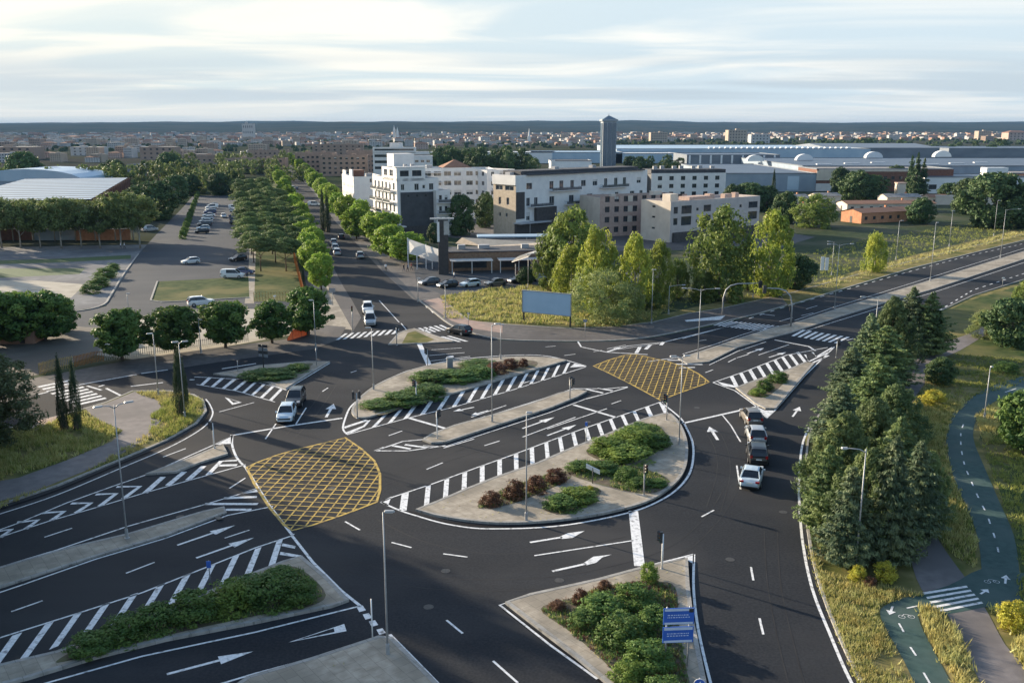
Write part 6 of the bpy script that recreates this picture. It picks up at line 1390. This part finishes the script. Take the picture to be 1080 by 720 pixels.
while n<270:
    by=rr.choice((144,145.5,147,149,151,154,157,161,166,171))+rr.uniform(-.6,.6); px=rr.uniform(-30,1110)
    if by>152 and px>395: 
        if px>470: continue
    if by>158 and px>280: continue
    if px>840 and by>149: continue
    if px>640 and by>150: continue
    if by>168 and 120<px<200: continue
    k=rr.choices(range(5),(3,3,3 if by>155 else 1.5,3,2))[0]; w=rr.uniform(5,11)*(1+(by-144)/22)
    far(px,by,w,rr.uniform(2.6,4.6)*(1+(by-144)/15)*(1.0 if k<3 else .7),k); n+=1
for l,px,by,w,hp,k in (('pale slab tower block standing alone left under the hills',263,148,12,17,0),('large pinkish block pair far right of the tower, taller part',776,149.5,20,12,1),('pale green banded block beside the pinkish pair far right',800,151,20,9,0),('white block far right under the ridge',1012,147,10,6,0),('cream blocks at the far right skyline',1036,147.5,14,9,1),('pinkish block at the right border skyline',1070,148,22,8,3),('pink and white block right of the tower on the skyline',694,150,18,10,1),('brick blocks at the left border behind the grove',20,168,44,13,2),('orange-red brick row in the middle left distance',170,168,36,13,2),('white office row in the middle left distance',95,164,32,9,0),('pale house group between the far halls right',954,159,14,7,1)):
    o=far(px,by,w,hp,k,0.05); o['label']=l; del o['group']; o.name='distant_block'
t=thing('church_tower','slender white twin church towers rising against the hills','church',P(416,150)); s=P(416,150).y/1005
for x,hh in ((0,15),(3.4,13)): 
    MB().box((x*s,0,hh*s*.4),(2.2*s,2.2*s,hh*s*.8),WW).build('tower',t); MB().add([(x*s-1.1*s,-1.1*s,hh*s*.8),(x*s+1.1*s,-1.1*s,hh*s*.8),(x*s+1.1*s,1.1*s,hh*s*.8),(x*s-1.1*s,1.1*s,hh*s*.8),(x*s,0,hh*s*1.2)],[(0,1,4),(1,2,4),(2,3,4),(3,0,4)],WW).build('spire',t)
MB().box((1.5*s,4*s,2.5*s),(9*s,5*s,5*s),CREAM).build('nave',t)
t=thing('white_spire','thin white spire in the far town left of the tower','church',P(558,152)); s=P(558,152).y/1005; MB().box((0,0,4*s),(3*s,3*s,8*s),WW).build('tower',t); MB().lathe([(1.3*s,8*s),(.2*s,16*s)],WW,8).build('spire',t)
# the mass of houses and trees beyond: nobody could count it
b=MB(); r=random.Random(9); cols=[M('far_white',(.36,.35,.34),(.46,.44,.42),.01),M('far_brown',(.26,.17,.12),(.34,.24,.18),.01),M('far_tile',(.26,.14,.10),(.34,.20,.14),.01),M('far_grey',(.26,.26,.27),(.36,.36,.36),.01)]
for i in range(2600):
    by=142.2+ r.random()**1.3*12; px=r.uniform(-80,1160)
    if px>640 and by>148: by=142.2+r.random()*5
    p=P(px,by); s=p.y/1005; w=r.uniform(2.5,8)*s; hh=min(r.uniform(1.2,3.4)*s,26)
    b.box((p.x,p.y,hh/2),(w,w*.6+6,hh),cols[r.choices((0,1,2,3),(4,2,3,2))[0]],r.uniform(-.5,.5))
b.build('distant_town',kind='stuff')
b=MB(); tm=M('far_wood',(.03,.05,.025),(.06,.08,.035),.02,spec=0.0)
for i in range(1500):
    by=142+r.random()**1.1*18; px=r.uniform(-80,1160)
    if px>640 and by>153: by=142+r.random()*10
    if px>380 and by>157: continue
    p=P(px,by); s=p.y/1005; w=r.uniform(3,8)*s; hh=min(max(r.uniform(1.4,2.8)*s,5),16)
    k=5; v=[(p.x,p.y,hh)]; 
    for z,f in ((.65,.42),(.0,.46)):
        for q in range(k): a_=q*6.283/k+i; v.append((p.x+math.cos(a_)*w*f*r.uniform(.7,1.2),p.y+math.sin(a_)*w*.4*r.uniform(.7,1.2),hh*z*r.uniform(.85,1.1)))
    b.add(v,[(0,1+q,1+(q+1)%k) for q in range(k)]+[(1+q,1+k+q,1+k+(q+1)%k,1+(q+1)%k) for q in range(k)],tm)
b.build('distant_wood',kind='stuff')
# hills
HM=M('hill_scrub',(.02,.03,.02),(.05,.05,.032),.004,space='world',detail=9,spec=0.0)
def hills(y0,y1,top,seed,x0,x1,n=160,rows=9):
    r=random.Random(seed); ph=[r.uniform(0,6.28) for _ in range(8)]; v=[];f=[]
    for i in range(n+1):
        x=x0+(x1-x0)*i/n
        ridge=top*(1+.10*math.sin(x*.0006+ph[0])+.08*math.sin(x*.0017+ph[1])+.04*math.sin(x*.005+ph[2])+.03*math.sin(x*.013+ph[3]))
        u_=i/n; ridge*=min(1,u_/.2)*min(1,(1-u_)/.2)
        for j in range(rows+1):
            t=j/rows; y=y0+(y1-y0)*t+260*math.sin(x*.0011+ph[4])+160*math.sin(x*.0031+ph[5]); prof=min(1,max(0,(t/.7)))**1.3
            v.append((x,y,ridge*prof*(1+.08*math.sin(x*.004+j*1.7+ph[6])*(1-prof))-1))
    for i in range(n):
        for j in range(rows): k=i*(rows+1)+j; f.append((k,k+rows+1,k+rows+2,k+1))
    b=MB(); b.add(v,f,HM); return b.build('hills',smooth=True,kind='structure')
hills(4300,7200,62,3,-9000,1500); hills(5200,8600,74,4,-14000,14000); hills(4700,7400,50,11,1000,9000); hills(7000,10500,90,8,-11000,11000)
# ------------------------------------------------------------------ sky, sun, air, camera
SUN_AZ=R(0)  # computed below
sd=Vector((-.815,.58,0)).normalized(); EL=R(14.5)
to_sun=Vector((sd.x*math.cos(EL),sd.y*math.cos(EL),math.sin(EL)))
sl=bpy.data.lights.new('sun','SUN'); sl.energy=5.0; sl.angle=R(.6); sl.color=(1,.84,.63)
so=bpy.data.objects.new('sun',sl); COL.objects.link(so); so.rotation_euler=(-to_sun).to_track_quat('-Z','Y').to_euler()
W=bpy.data.worlds.new('World'); SC.world=W; W.use_nodes=True; nt=W.node_tree; N=nt.nodes; L=nt.links
bg=N['Background']; out=N['World Output']
sky=N.new('ShaderNodeTexSky'); sky.sky_type='NISHITA'; sky.sun_disc=False; sky.sun_elevation=EL; sky.sun_rotation=math.atan2(to_sun.x,to_sun.y)
sky.air_density=1.2; sky.dust_density=2.0; sky.ozone_density=2.5
L.new(sky.outputs[0],bg.inputs[0]); bg.inputs[1].default_value=.13
tc=N.new('ShaderNodeTexCoord'); sx=N.new('ShaderNodeSeparateXYZ'); L.new(tc.outputs['Generated'],sx.inputs[0])
def math_(op,a,b=None,c=None):
    n=N.new('ShaderNodeMath'); n.operation=op
    for i,q in enumerate((a,b,c)):
        if q is None: continue
        if isinstance(q,(int,float)): n.inputs[i].default_value=q
        else: L.new(q,n.inputs[i])
    return n.outputs[0]
def mr(v,a,b_,c,d,smooth=True):
    n=N.new('ShaderNodeMapRange'); n.interpolation_type='SMOOTHSTEP' if smooth else 'LINEAR'
    L.new(v,n.inputs[0])
    for i,q in enumerate((a,b_,c,d)): n.inputs[i+1].default_value=q
    return n.outputs[0]
el=math_('MAXIMUM',sx.outputs[2],0.0)
# a flat cloud deck seen in perspective
k=math_('ADD',el,.055); cx=math_('DIVIDE',sx.outputs[0],k); cy=math_('DIVIDE',sx.outputs[1],k)
cb=N.new('ShaderNodeCombineXYZ'); L.new(cx,cb.inputs[0]); L.new(cy,cb.inputs[1])
mp=N.new('ShaderNodeMapping'); mp.inputs['Rotation'].default_value=(0,0,R(8)); mp.inputs['Scale'].default_value=(.30,.50,1); L.new(cb.outputs[0],mp.inputs[0])
n1=N.new('ShaderNodeTexNoise'); n1.inputs['Scale'].default_value=1.0; n1.inputs['Detail'].default_value=8; n1.inputs['Roughness'].default_value=.5; n1.inputs['Distortion'].default_value=1.2; L.new(mp.outputs[0],n1.inputs['Vector'])
mp2=N.new('ShaderNodeMapping'); mp2.inputs['Location'].default_value=(3.1,1.7,0); mp2.inputs['Scale'].default_value=(.16,.40,1); L.new(cb.outputs[0],mp2.inputs[0])
n2=N.new('ShaderNodeTexNoise'); n2.inputs['Scale'].default_value=1.0; n2.inputs['Detail'].default_value=5; L.new(mp2.outputs[0],n2.inputs['Vector'])
# thin bright veil: mix of pale blue and white
veil=N.new('ShaderNodeMix'); veil.data_type='RGBA'; L.new(mr(n1.outputs[0],.40,.66,0,1),veil.inputs[0]); veil.inputs[6].default_value=(.535,.635,.70,1); veil.inputs[7].default_value=(.80,.80,.765,1)
# warmer to the left (towards the sun)
wl=N.new('ShaderNodeMix'); wl.data_type='RGBA'; wl.blend_type='MULTIPLY'; L.new(mr(sx.outputs[0],-.55,.35,1,0),wl.inputs[0]); L.new(veil.outputs[2],wl.inputs[6]); wl.inputs[7].default_value=(1.08,1.03,.95,1)
# low grey-blue cloud bars
band=math_('MULTIPLY',mr(el,.008,.035,0,1),mr(el,.045,.085,1,0)); bar=math_('MULTIPLY',band,mr(n2.outputs[0],.42,.58,0,.9))
gb=N.new('ShaderNodeMix'); gb.data_type='RGBA'; L.new(bar,gb.inputs[0]); L.new(wl.outputs[2],gb.inputs[6]); gb.inputs[7].default_value=(.46,.54,.60,1)
# pale horizon
hz=N.new('ShaderNodeMix'); hz.data_type='RGBA'; L.new(mr(el,0,.035,.8,0),hz.inputs[0]); L.new(gb.outputs[2],hz.inputs[6]); hz.inputs[7].default_value=(.66,.70,.70,1)
cl=N.new('ShaderNodeBackground'); L.new(hz.outputs[2],cl.inputs[0]); CLOUD_GAIN=.60; cl.inputs[1].default_value=CLOUD_GAIN
ms=N.new('ShaderNodeMixShader'); L.new(mr(el,.11,.27,.97,.05),ms.inputs[0]); L.new(bg.outputs[0],ms.inputs[1]); L.new(cl.outputs[0],ms.inputs[2]); L.new(ms.outputs[0],out.inputs[0])
# air
HZ=True
if HZ:
    b=MB(); b.box((0,8000,59),(33000,17000,120),TRIM); hb=b.build('haze'); hb['kind']='stuff'
    m=bpy.data.materials.new('haze_air'); m.use_nodes=True; q=m.node_tree.nodes; q.remove(q['Principled BSDF'])
    v=q.new('ShaderNodeVolumePrincipled'); v.inputs['Color'].default_value=(.17,.32,.56,1); v.inputs['Density'].default_value=5e-5; v.inputs['Anisotropy'].default_value=0
    m.node_tree.links.new(v.outputs[0],q['Material Output'].inputs['Volume']); hb.data.materials.clear(); hb.data.materials.append(m)
cam=bpy.data.cameras.new('camera'); cam.sensor_width=36; cam.lens=36*FPX/1080; cam.clip_end=60000; cam.clip_start=.5
co=bpy.data.objects.new('camera',cam); COL.objects.link(co); co.location=(0,0,CAM_H); co.rotation_euler=(math.pi/2-TILT,0,0); SC.camera=co
vs=SC.view_settings; vs.view_transform='Standard'; vs.look='None'; vs.gamma=1; vs.use_curve_mapping=False; vs.exposure=1.15
SC.cycles.max_bounces=6; SC.cycles.transparent_max_bounces=8; SC.cycles.volume_bounces=0; SC.cycles.use_denoising=True; SC.cycles.caustics_reflective=False; SC.cycles.caustics_refractive=False
